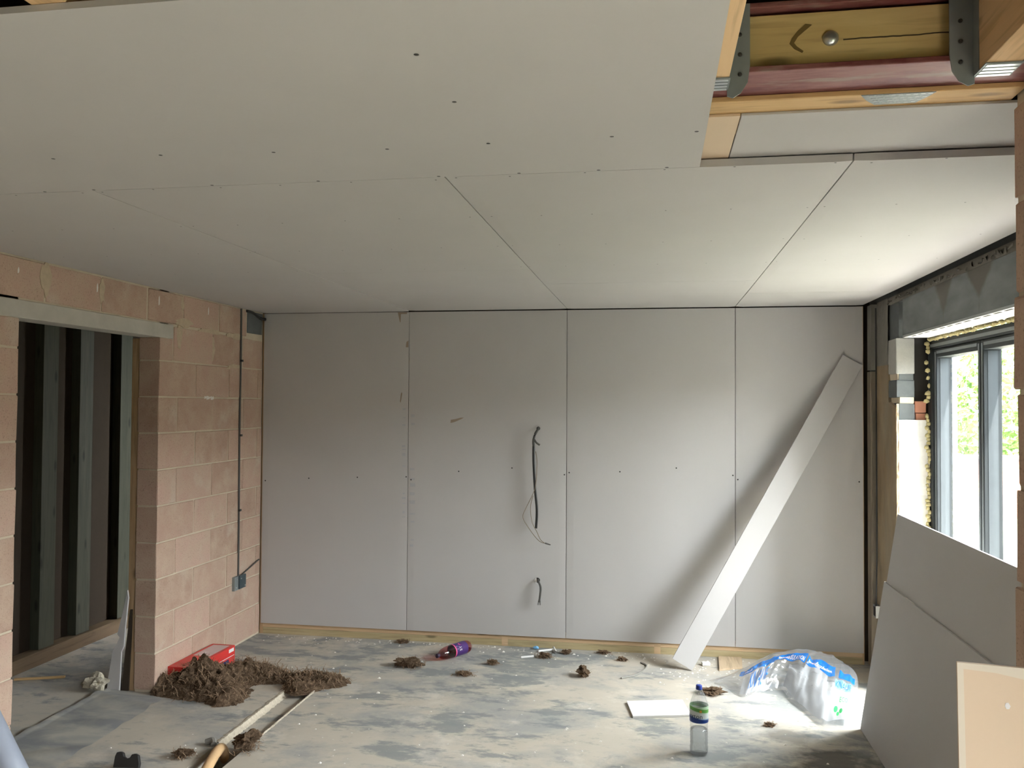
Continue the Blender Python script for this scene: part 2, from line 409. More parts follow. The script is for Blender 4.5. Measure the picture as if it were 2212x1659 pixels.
# ================================================================== FLOOR
TX0, TX1, TY0, TY1, TYH = .775, .945, -2.46, -1.02, -2.05          # chase cut in the slab, and the deeper hole at its near end
fb = MB()
def frect(x0, x1, y0, y1, z=0.0):
    fb.add([(x0, y0, z), (x1, y0, z), (x1, y1, z), (x0, y1, z)], [(0, 1, 2, 3)])
X0, X1, Y0, Y1 = -2.2, 4.86, -9.0, .5
frect(X0, TX0, Y0, Y1); frect(TX1, X1, Y0, Y1); frect(TX0, TX1, Y0, TY0); frect(TX0, TX1, TY1, Y1)
frect(TX0, TX1, TYH, TY1, -.022); frect(TX0, TX1, TY0, TYH, -.20)
for x in (TX0, TX1):
    fb.add([(x, TYH, -.022), (x, TY1, -.022), (x, TY1, 0), (x, TYH, 0)], [(0, 1, 2, 3)])
    fb.add([(x, TY0, -.2), (x, TYH, -.2), (x, TYH, 0), (x, TY0, 0)], [(0, 1, 2, 3)])
for y, a, b in ((TY1, -.022, 0), (TYH, -.2, -.022), (TY0, -.2, 0)):
    fb.add([(TX0, y, a), (TX1, y, a), (TX1, y, b), (TX0, y, b)], [(0, 1, 2, 3)])
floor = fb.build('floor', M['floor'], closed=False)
tag(floor, 'dusty blotched concrete floor of the whole room', kind='structure')
# crusty mortar lips along both sides of the chase
for side, x in ((0, TX0), (1, TX1)):
    m = MB(); n = 150; s = -1 if side == 0 else 1; wd_ = .026 if side == 0 else .010
    def row(y):
        q1 = noise.noise(Vector((y * 11, side * 5, 0))); q2 = noise.noise(Vector((y * 40, side * 9, 2))); q3 = noise.noise(Vector((y * 63, y * 17, 6)))*.6
        w_ = max(.002, wd_ * (1 + .55 * q1 + .5 * q2 + .4 * q3)); h_ = max(.0008, .005 + .004 * q2 + .004 * q3)
        xi = x - s * (.010 + .012 * q2 + .006 * q3)
        return [(x + s * w_, y, .0004), (x + s * w_ * .45, y, h_ * .9), (x + s * .002 * q3, y, h_), (xi, y, -.012), (xi - s * .012, y, -.0215)]
    rows = [row(TYH + (TY1 - TYH) * i / n) for i in range(n + 1)]
    m.add([p_ for r_ in rows for p_ in r_], [(i * 5 + k, i * 5 + k + 1, i * 5 + k + 6, i * 5 + k + 5) for i in range(n) for k in range(4)])
    o = m.build('mortar_lip', M['crust'], floor, closed=False)

# ================================================================== LEFT BLOCK WALL
DY0, DY1 = -2.59, -1.40                                            # doorway
wb = MB()
wb.box(-.135, -.005, DY1 + .005, .02, 0, ZC + .05)
wb.box(-.135, -.005, DY0 - .3, DY1 + .1, 2.27, ZC + .05)
wb.box(-.135, -.005, -3.6, DY0 - .005, 0, 2.30)
wb.box(-.14, 0, -9.0, -3.6, 0, 2.9); wb.box(-.135, -.005, -3.6, .02, ZC + .04, 2.9)
wl = wb.build('wall_left', M['mortar'])
tag(wl, 'pinkish brown blockwork wall with a doorway opening', kind='structure')
blkcache = {}
def block(y0, y1, z0, z1, mat=None, x0=-.14, x1=0.0, parent=None, name='block'):
    key = (round(y1 - y0, 3), round(z1 - z0, 3), round(x1 - x0, 3), mat, R.randrange(2))
    if key not in blkcache:
        me = rough_block(x1 - x0, y1 - y0, z1 - z0, len(blkcache)); me.materials.append(M[mat or 'block']); blkcache[key] = me
    return instance(name, blkcache[key], (x0 + R.uniform(-.0015, .0015), y0, z0), parent or wl)
CH = .2257; J = .005
for r in range(10):
    z0 = .010 + r * CH + J; z1 = z0 + CH - 2 * J
    js = [DY1, -.968, -.520, -.066, .01] if r % 2 == 0 else [DY1, -1.19, -.745, -.298, .01]
    if r == 9:
        block(DY1, -1.252, z0, 2.183); js = [-1.245, -1.197 + .0, -.755, -.309, .01]; js = [-1.245, -.755, -.309, .01]
    for a, b in zip(js, js[1:]):
        block(a + (J if a > DY1 else 0), b - J, z0, z1)
    js = [DY0, -3.035, -3.48] if r % 2 == 0 else [DY0, -2.81, -3.255, -3.59]
    for a, b in zip(js, js[1:]):
        block(b + J, a - (J if a < DY0 else 0), z0, z1 if r < 9 else 2.183)
js = [-3.3, -2.86, -2.413, -1.97, -1.532, -1.134, -.671, -.254]
for a, b in zip(js, js[1:]): block(a + J * 1.3, b - J * 1.3, 2.282, 2.475)
block(-.248, .0, 2.31, 2.475, 'dark_block')
lt = MB().box(-.142, .002, -2.76, -1.250, 2.186, 2.274).build('concrete_lintel', M['lintel_con'], wl, bevel=.004)
tag(lt, 'pale grey concrete lintel')
m = MB()
for y, z0, z1 in ((-2.605, 2.397, 2.431), (-2.012, 2.383, 2.436), (-1.416, 2.38, 2.44), (-.8225, 2.382, 2.439)):
    m.prism([(y - .005, z0), (y + .004, z0 + .006), (y + .006, (z0 + z1) / 2), (y + .002, z1), (y - .004, z1 - .01), (y - .006, (z0 + z1) / 2)], .0015, .0026, lambda u, v, w_: (w_, u, v))
for i in range(9):
    y = -.86 + .014 * i
    m.box(.0015, .003, y, y + .011, 1.812 - .012 * R.random(), 1.822 + .006 * R.random())
o = m.build('white_marks', M['whiteprint'], wl); o['kind'] = 'stuff'
# smeared mortar patches on the upper blocks
m = MB()
for y, z, ry, rz in ((-2.415, 2.40, .035, .075), (-1.13, 2.30, .10, .028), (-1.18, 2.20, .03, .09), (-.80, 2.27, .16, .018), (-.42, 2.265, .12, .022), (-.76, 2.15, .03, .07), (-.42, 2.035, .12, .025), (-1.97, 2.40, .022, .07), (-1.15, 2.42, .018, .05)):
    k = 16; pts = [(y + ry * math.cos(6.2832 * i / k) * (1 + .35 * R.uniform(-1, 1)), z + rz * math.sin(6.2832 * i / k) * (1 + .3 * R.uniform(-1, 1))) for i in range(k)]
    m.prism(pts, -.004, .0019, lambda u, v, w_: (w_, u, v))
o = m.build('mortar_smears', plain('smeared_mortar', (.49, .40, .29), .97, 0, .25, 30, .5, 60, .004), wl); o['kind'] = 'stuff'

# ================================================================== HALL BEYOND THE DOORWAY
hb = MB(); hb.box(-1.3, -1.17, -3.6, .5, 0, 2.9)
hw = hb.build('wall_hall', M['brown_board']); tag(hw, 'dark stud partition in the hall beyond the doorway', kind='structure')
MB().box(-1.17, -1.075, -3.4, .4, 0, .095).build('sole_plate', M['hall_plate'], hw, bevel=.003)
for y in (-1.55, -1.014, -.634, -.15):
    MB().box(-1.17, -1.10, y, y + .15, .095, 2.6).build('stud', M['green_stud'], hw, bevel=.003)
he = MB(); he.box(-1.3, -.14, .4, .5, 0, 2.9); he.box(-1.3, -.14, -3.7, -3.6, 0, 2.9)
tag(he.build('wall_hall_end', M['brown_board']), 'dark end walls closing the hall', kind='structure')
ls = MB().box(-.195, -.142, -1.385, -1.30, 0, 2.18).build('door_lining', M['pine_z'], bevel=.003)
tag(setorigin(ls, (-.17, -1.34, 0)), 'upright timber lining strip behind the doorway jamb', 'timber')

# ================================================================== CEILING
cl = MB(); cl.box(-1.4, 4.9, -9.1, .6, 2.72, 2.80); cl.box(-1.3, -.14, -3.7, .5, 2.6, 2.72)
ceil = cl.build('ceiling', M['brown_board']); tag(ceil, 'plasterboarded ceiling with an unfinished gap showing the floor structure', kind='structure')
def panel(name, x0, x1, y0, y1, fn, mat, parent, taper=True, bend=0.0, th=T):
    """tapered-edge plasterboard; fn(x, y, d) maps to the world, d = depth behind the face"""
    tw, td = .05, .0022
    xs = [(x0, td if taper else 0), (x0 + tw, 0), (x1 - tw, 0), (x1, td if taper else 0)]
    m = MB(); v = []
    for y, e in ((y0, 0), (y1, bend)):
        for x, d in xs: v.append(fn(x, y, d + e))
        for x, d in xs: v.append(fn(x, y, th + e))
    f = [(i, i + 1, 8 + i + 1, 8 + i) for i in range(3)] + [(4 + i, 12 + i, 13 + i, 5 + i) for i in range(3)]
    f += [(0, 8, 12, 4), (3, 7, 15, 11), (0, 4, 5, 1), (1, 5, 6, 2), (2, 6, 7, 3), (8, 9, 13, 12), (9, 10, 14, 13), (10, 11, 15, 14)]
    m.add(v, f)
    return m.build(name, mat, parent)
cf = lambda x, y, d: (x, y, ZC + d)
g = .0022; YR = -3.716
cols = [(.0, 1.185), (1.185, 2.385), (2.385, 3.585), (3.585, 4.45)]
cut = [None, -1.90, -1.35, -.80]
pan = {}
for i, (a, b) in enumerate(cols):
    ye = cut[i] or -.004
    pan[i] = panel('plasterboard', a + g, b - g, YR + .001, ye - .0012, cf, M['board'], ceil, True, 0, T2)
    if cut[i]: panel('plasterboard', a + g, b - g, ye + .0012, -.002, cf, M['board'], ceil, True, .005, T2)
front = panel('plasterboard', .757, 3.155, -4.916, YR - .003, cf, M['board'], ceil, False)
panel('plasterboard', .0, .754, -4.916, YR - .003, cf, M['board'], ceil, False)
c1 = lambda x, y, d: (x, y, VZ + d)
MB().box(3.240, 4.45, -4.075, -.02, ZC + T2 + .005, ZC + T2 + T).build('plasterboard', M['board'], ceil, bevel=.0015)
o = MB().box(2.2, 3.2375, -4.075, -.02, ZC + T2 + .005, ZC + T2 + T).build('plasterboard', M['ivory'], ceil, bevel=.0015); tag(o, 'first layer board with its brown paper back showing')
o = MB().box(.0, 2.198, -4.075, -.02, ZC + T2 + .005, ZC + T2 + T).build('plasterboard', M['board'], ceil, bevel=.0015)
def screws(pts, fn, r, parent):
    m = MB()
    for x, y in pts:
        k = 8
        m.add([fn(x, y, -.0006)] + [fn(x + r * math.cos(6.2832 * i / k), y + r * math.sin(6.2832 * i / k), -.0003) for i in range(k)], [(0, 1 + i, 1 + (i + 1) % k) for i in range(k)])
    o = m.build('screw_heads', M['screw'], parent, closed=False); o['kind'] = 'stuff'
    return o
screws([(2.555, -4.629), (2.568, -4.355), (2.585, -4.032), (2.3, -4.023), (1.976, -4.04), (1.646, -4.061), (2.915, -4.043), (3.131, -4.053), (1.317, -4.073)] + [(x, -3.728) for x in (1.02, 1.2, 1.62, 1.98, 2.37, 2.62, 2.86, 3.06)], cf, .0058, front)
for i, (a, b) in enumerate(cols):
    pts = []
    for y in (-3.70, -3.15, -2.56, -1.98):
        xs = [a + .03, a + .21, a + .43, a + .66, a + .89, b - .03] if i < 3 else [a + .035, a + .26, a + .48, a + .74]
        pts += [(x + R.uniform(-.02, .02), y + R.uniform(-.012, .012)) for x in xs if a + .01 < x < b - .01]
    screws(pts, cf, .0036, pan[i])
# print, scrapes on the ceiling
# ------------------------------------------------------------------ floor structure above the gap
def joist(name, x0, x1, label, plate, yend=-4.3115):
    e = empty(name, (0, 0, 0))
    MB().box(x0, x1, -8.9, yend + .004, VZ + .001, VZ + .20).build('joist', M['pine'], e, bevel=.002)
    h = MB()
    h.box(x0 - .002, x1 + .002, yend - .07, yend + .004, VZ - .0025, VZ)                     # stirrup seat
    h.box(x0 - .0022, x0 - .0004, yend - .03, yend + .004, VZ - .002, VZ + .19)
    h.box(x1 + .0004, x1 + .0022, yend - .03, yend + .004, VZ - .002, VZ + .19)
    hh = h.build('joist_hanger', M['galv_dull'], e); tag(hh, 'grey galvanised hanger')
    r = MB()
    for k in range(4):
        r.box(x0 + .002, x1 - .002, yend - .066 + k * .018, yend - .055 + k * .018, VZ - .0042, VZ - .0024)
    r.build('stamped_rib', M['galv'], hh)
    for s in plate:
        f = MB(); xa = x1 if s > 0 else x0
        w_ = .05
        pts = [(0, .19), (0, -.018), (w_ * .25, -.022), (w_ * .6, -.012), (w_ * .9, .012), (w_, .05), (w_, .19)]
        f.prism([(xa + s * u, VZ + v) for u, v in pts], yend - .001, yend + .002, lambda u, v, w2: (u, w2, v))
        fl_ = f.build('hanger_flange', M['galv_dull'], hh)
        n_ = MB()
        for zz in (.03, .075, .12): n_.lathe([(.005, 0), (.0045, .002), (.002, .003)], 8, Matrix.Translation((xa + s * .028, yend - .001, VZ + zz)) @ Matrix.Rotation(math.pi / 2, 4, 'X'))
        n_.build('nail_heads', M['screw'], hh)['kind'] = 'stuff'
    tag(e, label, 'joist', 'ceiling joists hung on the steel beam')
    return e
joist('timber_joist', 3.115, 3.186, 'pale timber joist along the bare edge of the ceiling board', (1,))
joist('timber_joist', 3.703, 3.773, 'timber joist in a shiny galvanised hanger above the block pier', (-1,))
joist('timber_joist', 1.92, 1.99, 'timber joist showing past the far front edge of the ceiling board', ())
sb = empty('steel_beam')
tag(sb, 'red oxide painted steel beam across the open ceiling gap', 'beam')
MB().box(-.1, 4.6, -4.309, -4.159, 2.528, 2.541).build('bottom_flange', M['redoxide'], sb, bevel=.002)
MB().box(-.1, 4.6, -4.309, -4.159, 2.672, 2.685).build('top_flange', M['redoxide'], sb, bevel=.002)
MB().box(-.1, 4.6, -4.238, -4.230, 2.541, 2.672).build('web', M['redoxide'], sb)
pk = empty('timber_packer'); tag(pk, 'greenish yellow timber packer bolted into the side of the steel beam', 'timber')
MB().box(-.1, 4.5, -4.287, -4.2385, 2.5415, 2.664).build('plank', M['treated'], pk, bevel=.002)
kn = MB()                                                         # V-shaped knot in the packer face
kp = [(3.352, 2.620), (3.335, 2.605), (3.323, 2.590), (3.318, 2.578), (3.328, 2.566), (3.345, 2.556), (3.348, 2.560), (3.334, 2.571), (3.328, 2.579), (3.336, 2.592), (3.350, 2.604), (3.366, 2.617)]
kp = [(3.03 + (a - 3.03) * 1.022, 1.78 + (b - 1.78) * 1.022) for a, b in kp]
kn.prism(kp, -4.2876, -4.286, lambda u, v, w_: (u, w_, v))
kn.build('knot', plain('dark_knot', (.15, .10, .03), .8), pk)
MB().lathe([(.0175, 0), (.0165, .004), (.012, .008), (.005, .0105), (.001, .011)], 20, Matrix.Translation((3.413, -4.287, 2.602)) @ Matrix.Rotation(math.pi / 2, 4, 'X')).build('bolt_head', M['galv'], pk, smooth=True)
zb = ZC + T2 + T
bt = empty('ceiling_batten'); tag(bt, 'flat timber batten with a toothed nail plate below the steel beam', 'timber')
MB().box(.0, 3.866, -4.161, -3.90, zb + .0004, 2.5278).build('batten', M['pine_x'], bt, bevel=.002)
npm = MB(); npm.prism([(3.506, -4.1605), (3.672, -4.1605), (3.662, -4.13), (3.645, -4.092), (3.552, -4.090), (3.525, -4.125)], zb - .0012, zb + .0004, lambda u, v, w_: (u, v, w_))
npo = npm.build('nail_plate', M['galv_dull'], bt)
m = MB()
for j in range(4):
    for i in range(9):
        x = 3.525 + i * .0165 + (j % 2) * .008; y = -4.156 + j * .017
        if x < 3.512 + (y + 4.16) * .6 or x > 3.66 - (y + 4.16) * .35: continue
        m.box(x, x + .010, y, y + .0035, zb - .0018, zb - .001)
m.build('teeth', M['galv'], npo)['kind'] = 'stuff'

# ================================================================== BACK WALL
bb = MB().box(-.14, 4.62, .11, .3, 0, 2.9)
wbk = bb.build('wall_back', M['brown_board']); tag(wbk, 'back wall lined with upright grey plasterboard sheets', kind='structure')
wf = lambda x, z, d: (x, d, z)
ZB = .082
wx = [(.014, 1.185), (1.185, 2.385), (2.385, 3.585), (3.585, 4.447)]
wp = []
for i, (a, b) in enumerate(wx):
    wp.append(panel('plasterboard', a + .0018, b - .0018, ZB, ZC - .003, wf, M['board'], wbk, True))
spts = [[(.021 + .02, 1.18), (.397, 1.205), (.787, 1.22), (1.172, 1.231)], [(1.21, 1.21), (1.578, 1.28), (1.981, 1.312), (2.37, 1.27)], [(2.405, 1.286), (2.773, 1.299), (3.174, 1.333), (3.568, 1.288)], [(3.602, 1.259), (4.418, 1.26)]]
for o, pts in zip(wp, spts): screws(pts, wf, .0055, o)
m = MB()
for x0, x1, s in ((1.135, 1.172, 1), (1.20, 1.245, 2)):
    z = 1.75
    while z > .70:
        h = R.uniform(.006, .028)
        if R.random() < .62: m.box(x0 + R.uniform(0, .012), x1 - R.uniform(0, .012), .0001 - .0008 + .0006, .001, z - h, z)
        z -= h + R.uniform(.008, .06)
o = m.build('edge_print', M['ink'], wp[1]); o['kind'] = 'stuff'
m = MB().prism([(1.512, 1.640), (1.545, 1.648), (1.60, 1.672), (1.614, 1.682), (1.59, 1.681), (1.55, 1.670), (1.514, 1.664)], -.0007, .001, lambda u, v, w_: (u, w_, v))
m.build('torn_patch', M['torn'], wp[1])
m = MB()
for pts in ([(1.095, 2.475), (1.17, 2.475), (1.165, 2.462), (1.12, 2.462), (1.118, 2.40), (1.112, 2.40)], [(1.16, 2.21), (1.18, 2.21), (1.18, 2.26), (1.165, 2.25)], [(1.118, 1.80), (1.126, 1.86), (1.132, 1.87), (1.136, 1.86), (1.124, 1.79)]):
    m.prism(pts, -.0006, .0015, lambda u, v, w_: (u, w_, v))
m.build('scuff_marks', M['torn'], wp[0])['kind'] = 'stuff'
MB().box(.03, 4.44, .0135, .10, 0.0, .048).build('sole_plate', M['sole_low'], wbk, bevel=.002)
MB().box(.0, 4.44, .0130, .10, .049, .10).build('sole_plate', M['sole_up'], wbk, bevel=.002)
MB().box(.0, .03, .0128, .10, 0.0, 2.48).build('end_stud', M['pine_z'], wbk, bevel=.002)
MB().box(4.40, 4.452, .014, .10, 0.0, 2.48).build('end_stud', M['pine_z'], wbk, bevel=.002)
for x, s in ((1.91, 1), (3.02, 2)):
    MB().box(x, x + .045, .0128, .02, .002, .08).build('stud_foot', M['sole_up'], wbk)

# ================================================================== RIGHT WALL
WY0, WY1 = -.638, -3.02                                            # glazed opening
rw = MB()
rw.box(4.515, 4.598, WY0 + .004, .3, 0, 2.7)                       # inner leaf core
rw.box(4.70, 4.86, WY0 + .03, .3, 0, 2.7)                          # outer leaf
rw.box(4.64, 4.86, -9.0, .3, 2.235, 2.75)                          # over the opening
rw.box(4.52, 4.60, -9.0, .3, 2.44, 2.75)
rw.box(4.50, 4.86, -5.6, WY1, 0, 2.75); rw.box(4.50, 4.86, -9.0, -6.85, 0, 2.75); rw.box(4.50, 4.64, -6.85, -5.6, 2.1, 2.75)
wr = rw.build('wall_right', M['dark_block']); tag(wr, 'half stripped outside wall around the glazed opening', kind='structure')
o = MB().box(4.60, 4.70, WY0 + .06, .25, 0, 2.23).build('cavity', M['void'], wr)
# grey render above, brown plaster below, on the room face
MB().grid(lambda u, v: (4.5 + wob((u, v, 0), 9, .004), -.165 - .27 * u + wob((0, v, 1), 6, .01) * (u > .9), 2.04 + .44 * v), 10, 18).build('render_patch', M['greyrender'], wr, closed=False)
pl = MB()
def plaster(u, v):
    z = 2.05 * v; e = WY0 + .003
    if z > 1.80: e = -.455 + .03 * noise.noise(Vector((z * 14, 0, 0)))
    else: e = WY0 + .004 + .008 * noise.noise(Vector((z * 9, 3, 0)))
    y = -.160 + (e + .160) * u
    return (4.494 + wob((y, z, 0), 7, .004), y, z)
pl.grid(plaster, 16, 60)
o = pl.build('plaster_coat', M['oldplaster'], wr, smooth=False, closed=False); tag(o, 'old brown plaster')
so_ = o.modifiers.new('thick', 'SOLIDIFY'); so_.thickness = .018; so_.offset = -1
MB().box(4.468, 4.513, -.115, -.018, .02, 2.02).build('corner_batten', wood('weathered_batten', (.17, .14, .10), (.24, .20, .15), 2), wr, bevel=.003)
MB().box(4.472, 4.53, -.125, -.012, 2.03, 2.475).build('rough_mortar', M['greyrender'], wr)
# exposed reveal: blocks, mortar, bricks
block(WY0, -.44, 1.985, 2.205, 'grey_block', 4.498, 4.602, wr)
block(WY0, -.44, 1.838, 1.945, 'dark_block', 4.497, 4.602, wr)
block(WY0 + .008, -.42, 1.945, 1.988, 'cream', 4.505, 4.598, wr, 'mortar_bed')
block(WY0 - .004, -.44, 1.802, 1.84, 'cream', 4.512, 4.600, wr, 'mortar_bed')
block(WY0 + .006, -.44, 1.69, 1.80, 'clinker', 4.512, 4.607, wr)
block(WY0 + .002, -.45, 1.745, 1.815, 'brick', 4.607, 4.672, wr, 'brick')
block(WY0 + .012, -.45, 1.66, 1.742, 'brick', 4.612, 4.678, wr, 'brick')
rv = MB()
def reveal(u, v):
    z = 1.70 * v
    xr = 4.688 + .010 * noise.noise(Vector((z * 12, 0, 4))) - .012 * (noise.noise(Vector((z * 5, 0, 9))) > .15)
    x = 4.510 + (xr - 4.510) * u
    return (x, WY0 - .004 + wob((x, z, 0), 16, .006), z)
rv.grid(reveal, 10, 70)
o = rv.build('reveal_plaster', M['plaster_white'], wr, closed=False); tag(o, 'bright sunlit plaster in the reveal')
s_ = o.modifiers.new('thick', 'SOLIDIFY'); s_.thickness = .03; s_.offset = -1
m = MB().grid(lambda u, v: (4.497 + .014 * u, WY0 - .002 + wob((u, v * 30, 2), 2, .008), 1.80 * v), 2, 50).build('broken_edge', M['ply'], wr, closed=False)
# steel lintel over the opening
li = empty('steel_lintel'); tag(li, 'grey stained steel lintel with two dark drip marks over the glazing', 'lintel')
MB().box(4.50, 4.515, -3.3, -.775, 2.205, 2.43).build('face_plate', M['lintel'], li)
MB().box(4.515, 4.60, -3.3, -.44, 2.43, 2.44).build('top_plate', M['lintel'], li)
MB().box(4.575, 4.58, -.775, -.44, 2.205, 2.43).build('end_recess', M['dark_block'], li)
MB().box(4.497, 4.502, -3.3, -.775, 2.198, 2.211).build('bead', M['galv'], li)
MB().box(4.50, 4.645, -3.3, -.775, 2.198, 2.204).build('soffit_plate', M['plaster_white'], li)
m = MB(); y = -.9
while y > -3.2:
    m.box(4.512, 4.524, y - .075, y, 2.1965, 2.199); y -= .125
m.build('slots', M['void'], li)['kind'] = 'stuff'
m = MB()
for i in range(60):
    y = -.46 - i * .046
    m.add([(4.50 + R.uniform(-.012, .02), y + R.uniform(-.03, .03), 2.435 + R.uniform(0, .035)) for k in range(6)], [(0, 1, 2), (3, 4, 5), (0, 2, 4), (1, 3, 5), (0, 3, 5), (1, 2, 4)])
m.box(4.503, 4.53, -3.3, -.44, 2.432, 2.478)
tag(m.build('rough_mortar_line', M['greyrender'], wr), 'rough mortar and foam along the top of the lintel')['kind'] = 'stuff'
# metal socket box on the right wall
sk = empty('socket_back_box', (4.47, -.20, .42)); tag(sk, 'small shiny metal back box low on the wall beside the leaning boards', 'socket box')
MB().box(-.002, .025, -.035, .035, -.04, .04).build('box', M['galv'], sk)
MB().box(-.004, -.0015, -.024, .024, -.03, .03).build('recess', M['void'], sk)
MB().tube([(0.0, -.03, .04), (.005, -.02, .12), (.012, -.012, .4), (.012, -.010, 1.2), (.010, -.012, 2.02)], .005, 6).build('cable', M['black'], sk)

# ------------------------------------------------------------------ glazing
wn = empty('window_1'); tag(wn, 'dark grey aluminium sliding window with clear panes', kind='structure')
FX0, FX1, FH = 4.69, 4.80, 2.185
MB().box(FX0, FX1, WY0 - .055, WY0 - .004 + .02, 0, FH).build('frame_jamb', M['alu'], wn, bevel=.002)
MB().box(FX0, FX1, WY1, WY1 + .055, 0, FH).build('frame_jamb', M['alu'], wn, bevel=.002)
MB().box(FX0, FX1, WY1, WY0, FH - .05, FH).build('frame_head', M['alu'], wn, bevel=.002)
MB().box(FX0, FX1, WY1, WY0, 0, .03).build('frame_sill', M['alu'], wn)
MB().box(FX0 - .004, FX0, WY1, WY0 - .03, FH - .040, FH - .022).build('head_trim', M['alu_lt'], wn)
n = 3; wd = (WY0 - .055 - WY1 - .055) / n
for i in range(n):
    a = WY0 - .055 - wd * i; b = a - wd
    s = empty('sash'); s.parent = wn
    xo = .012
    for (p, q) in ((a - .042, a - .003), (b + .003, b + .042)):
        MB().box(FX0 + xo, FX1 - .01, p, q, .035, FH - .055).build('stile', M['alu'], s, bevel=.002)
        MB().box(FX0 + xo - .003, FX0 + xo, (p + q) / 2 - .008, (p + q) / 2 + .008, .05, FH - .07).build('stile_trim', M['alu_lt'], s)
    MB().box(FX0 + xo + .02, FX1 - .03, a - .0435, a - .0418, .06, FH - .11).build('glazing_bead', M['alu_bead'], s)
    MB().box(FX0 + xo, FX1 - .01, b + .042, a - .042, FH - .105, FH - .055).build('rail', M['alu'], s, bevel=.002)
    MB().box(FX0 + xo - .003, FX0 + xo, b + .05, a - .05, FH - .083, FH - .066).build('rail_trim', M['alu_lt'], s)
    MB().box(FX0 + xo, FX1 - .01, b + .042, a - .042, .035, .09).build('rail', M['alu'], s, bevel=.002)
    MB().box(4.742, 4.748, b + .042, a - .042, .09, FH - .105).build('pane', M['glass'], s)
# squirted foam around the frame
m = MB()
def blob(c, r, seed):
    bm = bmesh.new(); bmesh.ops.create_icosphere(bm, subdivisions=1, radius=1)
    rr = random.Random(seed)
    m.add([Vector(c) + Vector((v.co.x * r[0], v.co.y * r[1], v.co.z * r[2])) * rr.uniform(.8, 1.2) for v in bm.verts], [tuple(v.index for v in f.verts) for f in bm.faces]); bm.free()
for i in range(95):
    blob((4.682 + R.uniform(-.008, .008), WY0 - .02 - i * .025, 2.194 + R.uniform(-.004, .006)), (.018, .018, .012), i)
for i in range(62):
    z = 2.17 - i * .0235
    if z < 1.7 or R.random() < .55: blob((4.683 + R.uniform(-.012, .004), WY0 - .006 + R.uniform(-.006, .006), z), (.014 + R.uniform(-.004, .008), .012, .016), 300 + i)
fo = m.build('expanding_foam', M['foam'], wn, smooth=True); fo['kind'] = 'stuff'; fo['label'] = 'yellow squirted foam'

# ================================================================== BLOCK PIER AND THE REST OF THE SHELL
pb = MB(); pb.box(3.875, 4.50, -4.212, -4.085, 0, 2.53)
pr_ = pb.build('wall_pier', M['mortar']); tag(pr_, 'rough block pier carrying the end of the steel beam', kind='structure')
for r in range(11):
    z0 = .012 + r * .2265
    xs = [3.868, 4.308, 4.5] if r % 2 else [3.868, 4.083, 4.47]
    off = (.0, .004, -.004, .003, .006, -.002, .0, .004, -.003, .002, .0)[r]
    for a, b in zip(xs, xs[1:]):
        block(-4.22, -4.078, z0, min(z0 + .214, 2.532), None, a + (off if a < 3.87 else .005), b - .005, pr_)
fw = MB()
fw.box(-.14, 4.86, -9.15, -9.0, 0, 2.8)
tag(fw.build('wall_front', M['mortar']), 'block wall closing the near end of the room', kind='structure')

# ================================================================== OUTSIDE
gp = MB(); gp.box(4.86, 6.1, -3.3, 40, -.2, -.02)
tag(gp.build('paving_outside', M['paving']), 'pale paving strip along the outside of the glazing', kind='structure')
gp = MB(); gp.box(6.1, 60, -50, 60, -.2, -.025); gp.box(4.86, 6.1, -50, -5.2, -.2, -.025); gp.box(-50, 6.1, .5, 60, -.25, -.21)
tag(gp.build('lawn_outside', plain('lawn', (.085, .09, .06), .95, 0, .3, 3, .5, 60, .01)), 'green lawn beyond the paving', kind='structure')
M['fence'] = wood('weathered_fence_board', (.10, .085, .07), (.15, .13, .11), 2)
fn_ = empty('blocker_fence', (10.0, -10, -.025)); tag(fn_, 'added unseen light blocker shaped as a tall close-board timber fence', 'fence')  # added out of view to cut the low sky light entering the window
fme = MB().box(-.01, .01, 0, .145, 0, 2.55).mesh('blocker_board', M['fence'])
pme = MB().box(-.05, .05, -.05, .05, 0, 2.6).mesh('blocker_post', M['fence'])
for k in range(180): instance('blocker_board', fme, (R.uniform(-.006, .006), -14 + k * .15, 0), fn_)
for k in range(15): instance('blocker_post', pme, (.07, -14 + k * 1.9, 0), fn_)
hs = empty('blocker_wing', (6.2, -3.5, -.02)); tag(hs, 'added unseen light blocker shaped as a dark house wing beside the glazing', 'building')  # unseen wing, put in to keep grazing sky light off the back wall
MB().box(-1.34, .75, -1.7, .2, 0, 4.9).build('wall', M['dark_block'], hs)
MB().prism([(-2.0, 4.9), (.5, 4.9), (-.75, 6.0)], -1.6, .95, lambda u, v, w_: (w_, u, v)).build('roof', M['fence'], hs)
MB().box(-1.0, -.4, .19, .215, 2.9, 4.0).build('window_frame', M['white_pl'], hs)
MB().box(-.94, -.46, .21, .22, 2.96, 3.94).build('pane', M['alu'], hs)
gw = empty('garden_wall', (0, 9, 0)); tag(gw, 'low red brick garden wall beyond the glazing', 'wall')
MB().box(5.5, 13, .012, .20, -.02, .93).build('mortar_core', M['mortar'], gw)
MB().box(5.45, 13.05, -.03, .24, .93, .985).build('coping', M['paving'], gw)
bme = rough_block(.215, .1, .065, 99, .0015); bme.materials.append(M['brick'])
for r in range(12):
    x = 6.9 + (r % 2) * .1125
    while x < 9.6:
        instance('brick', bme, (x, 0, -.01 + r * .0775), gw); x += .225
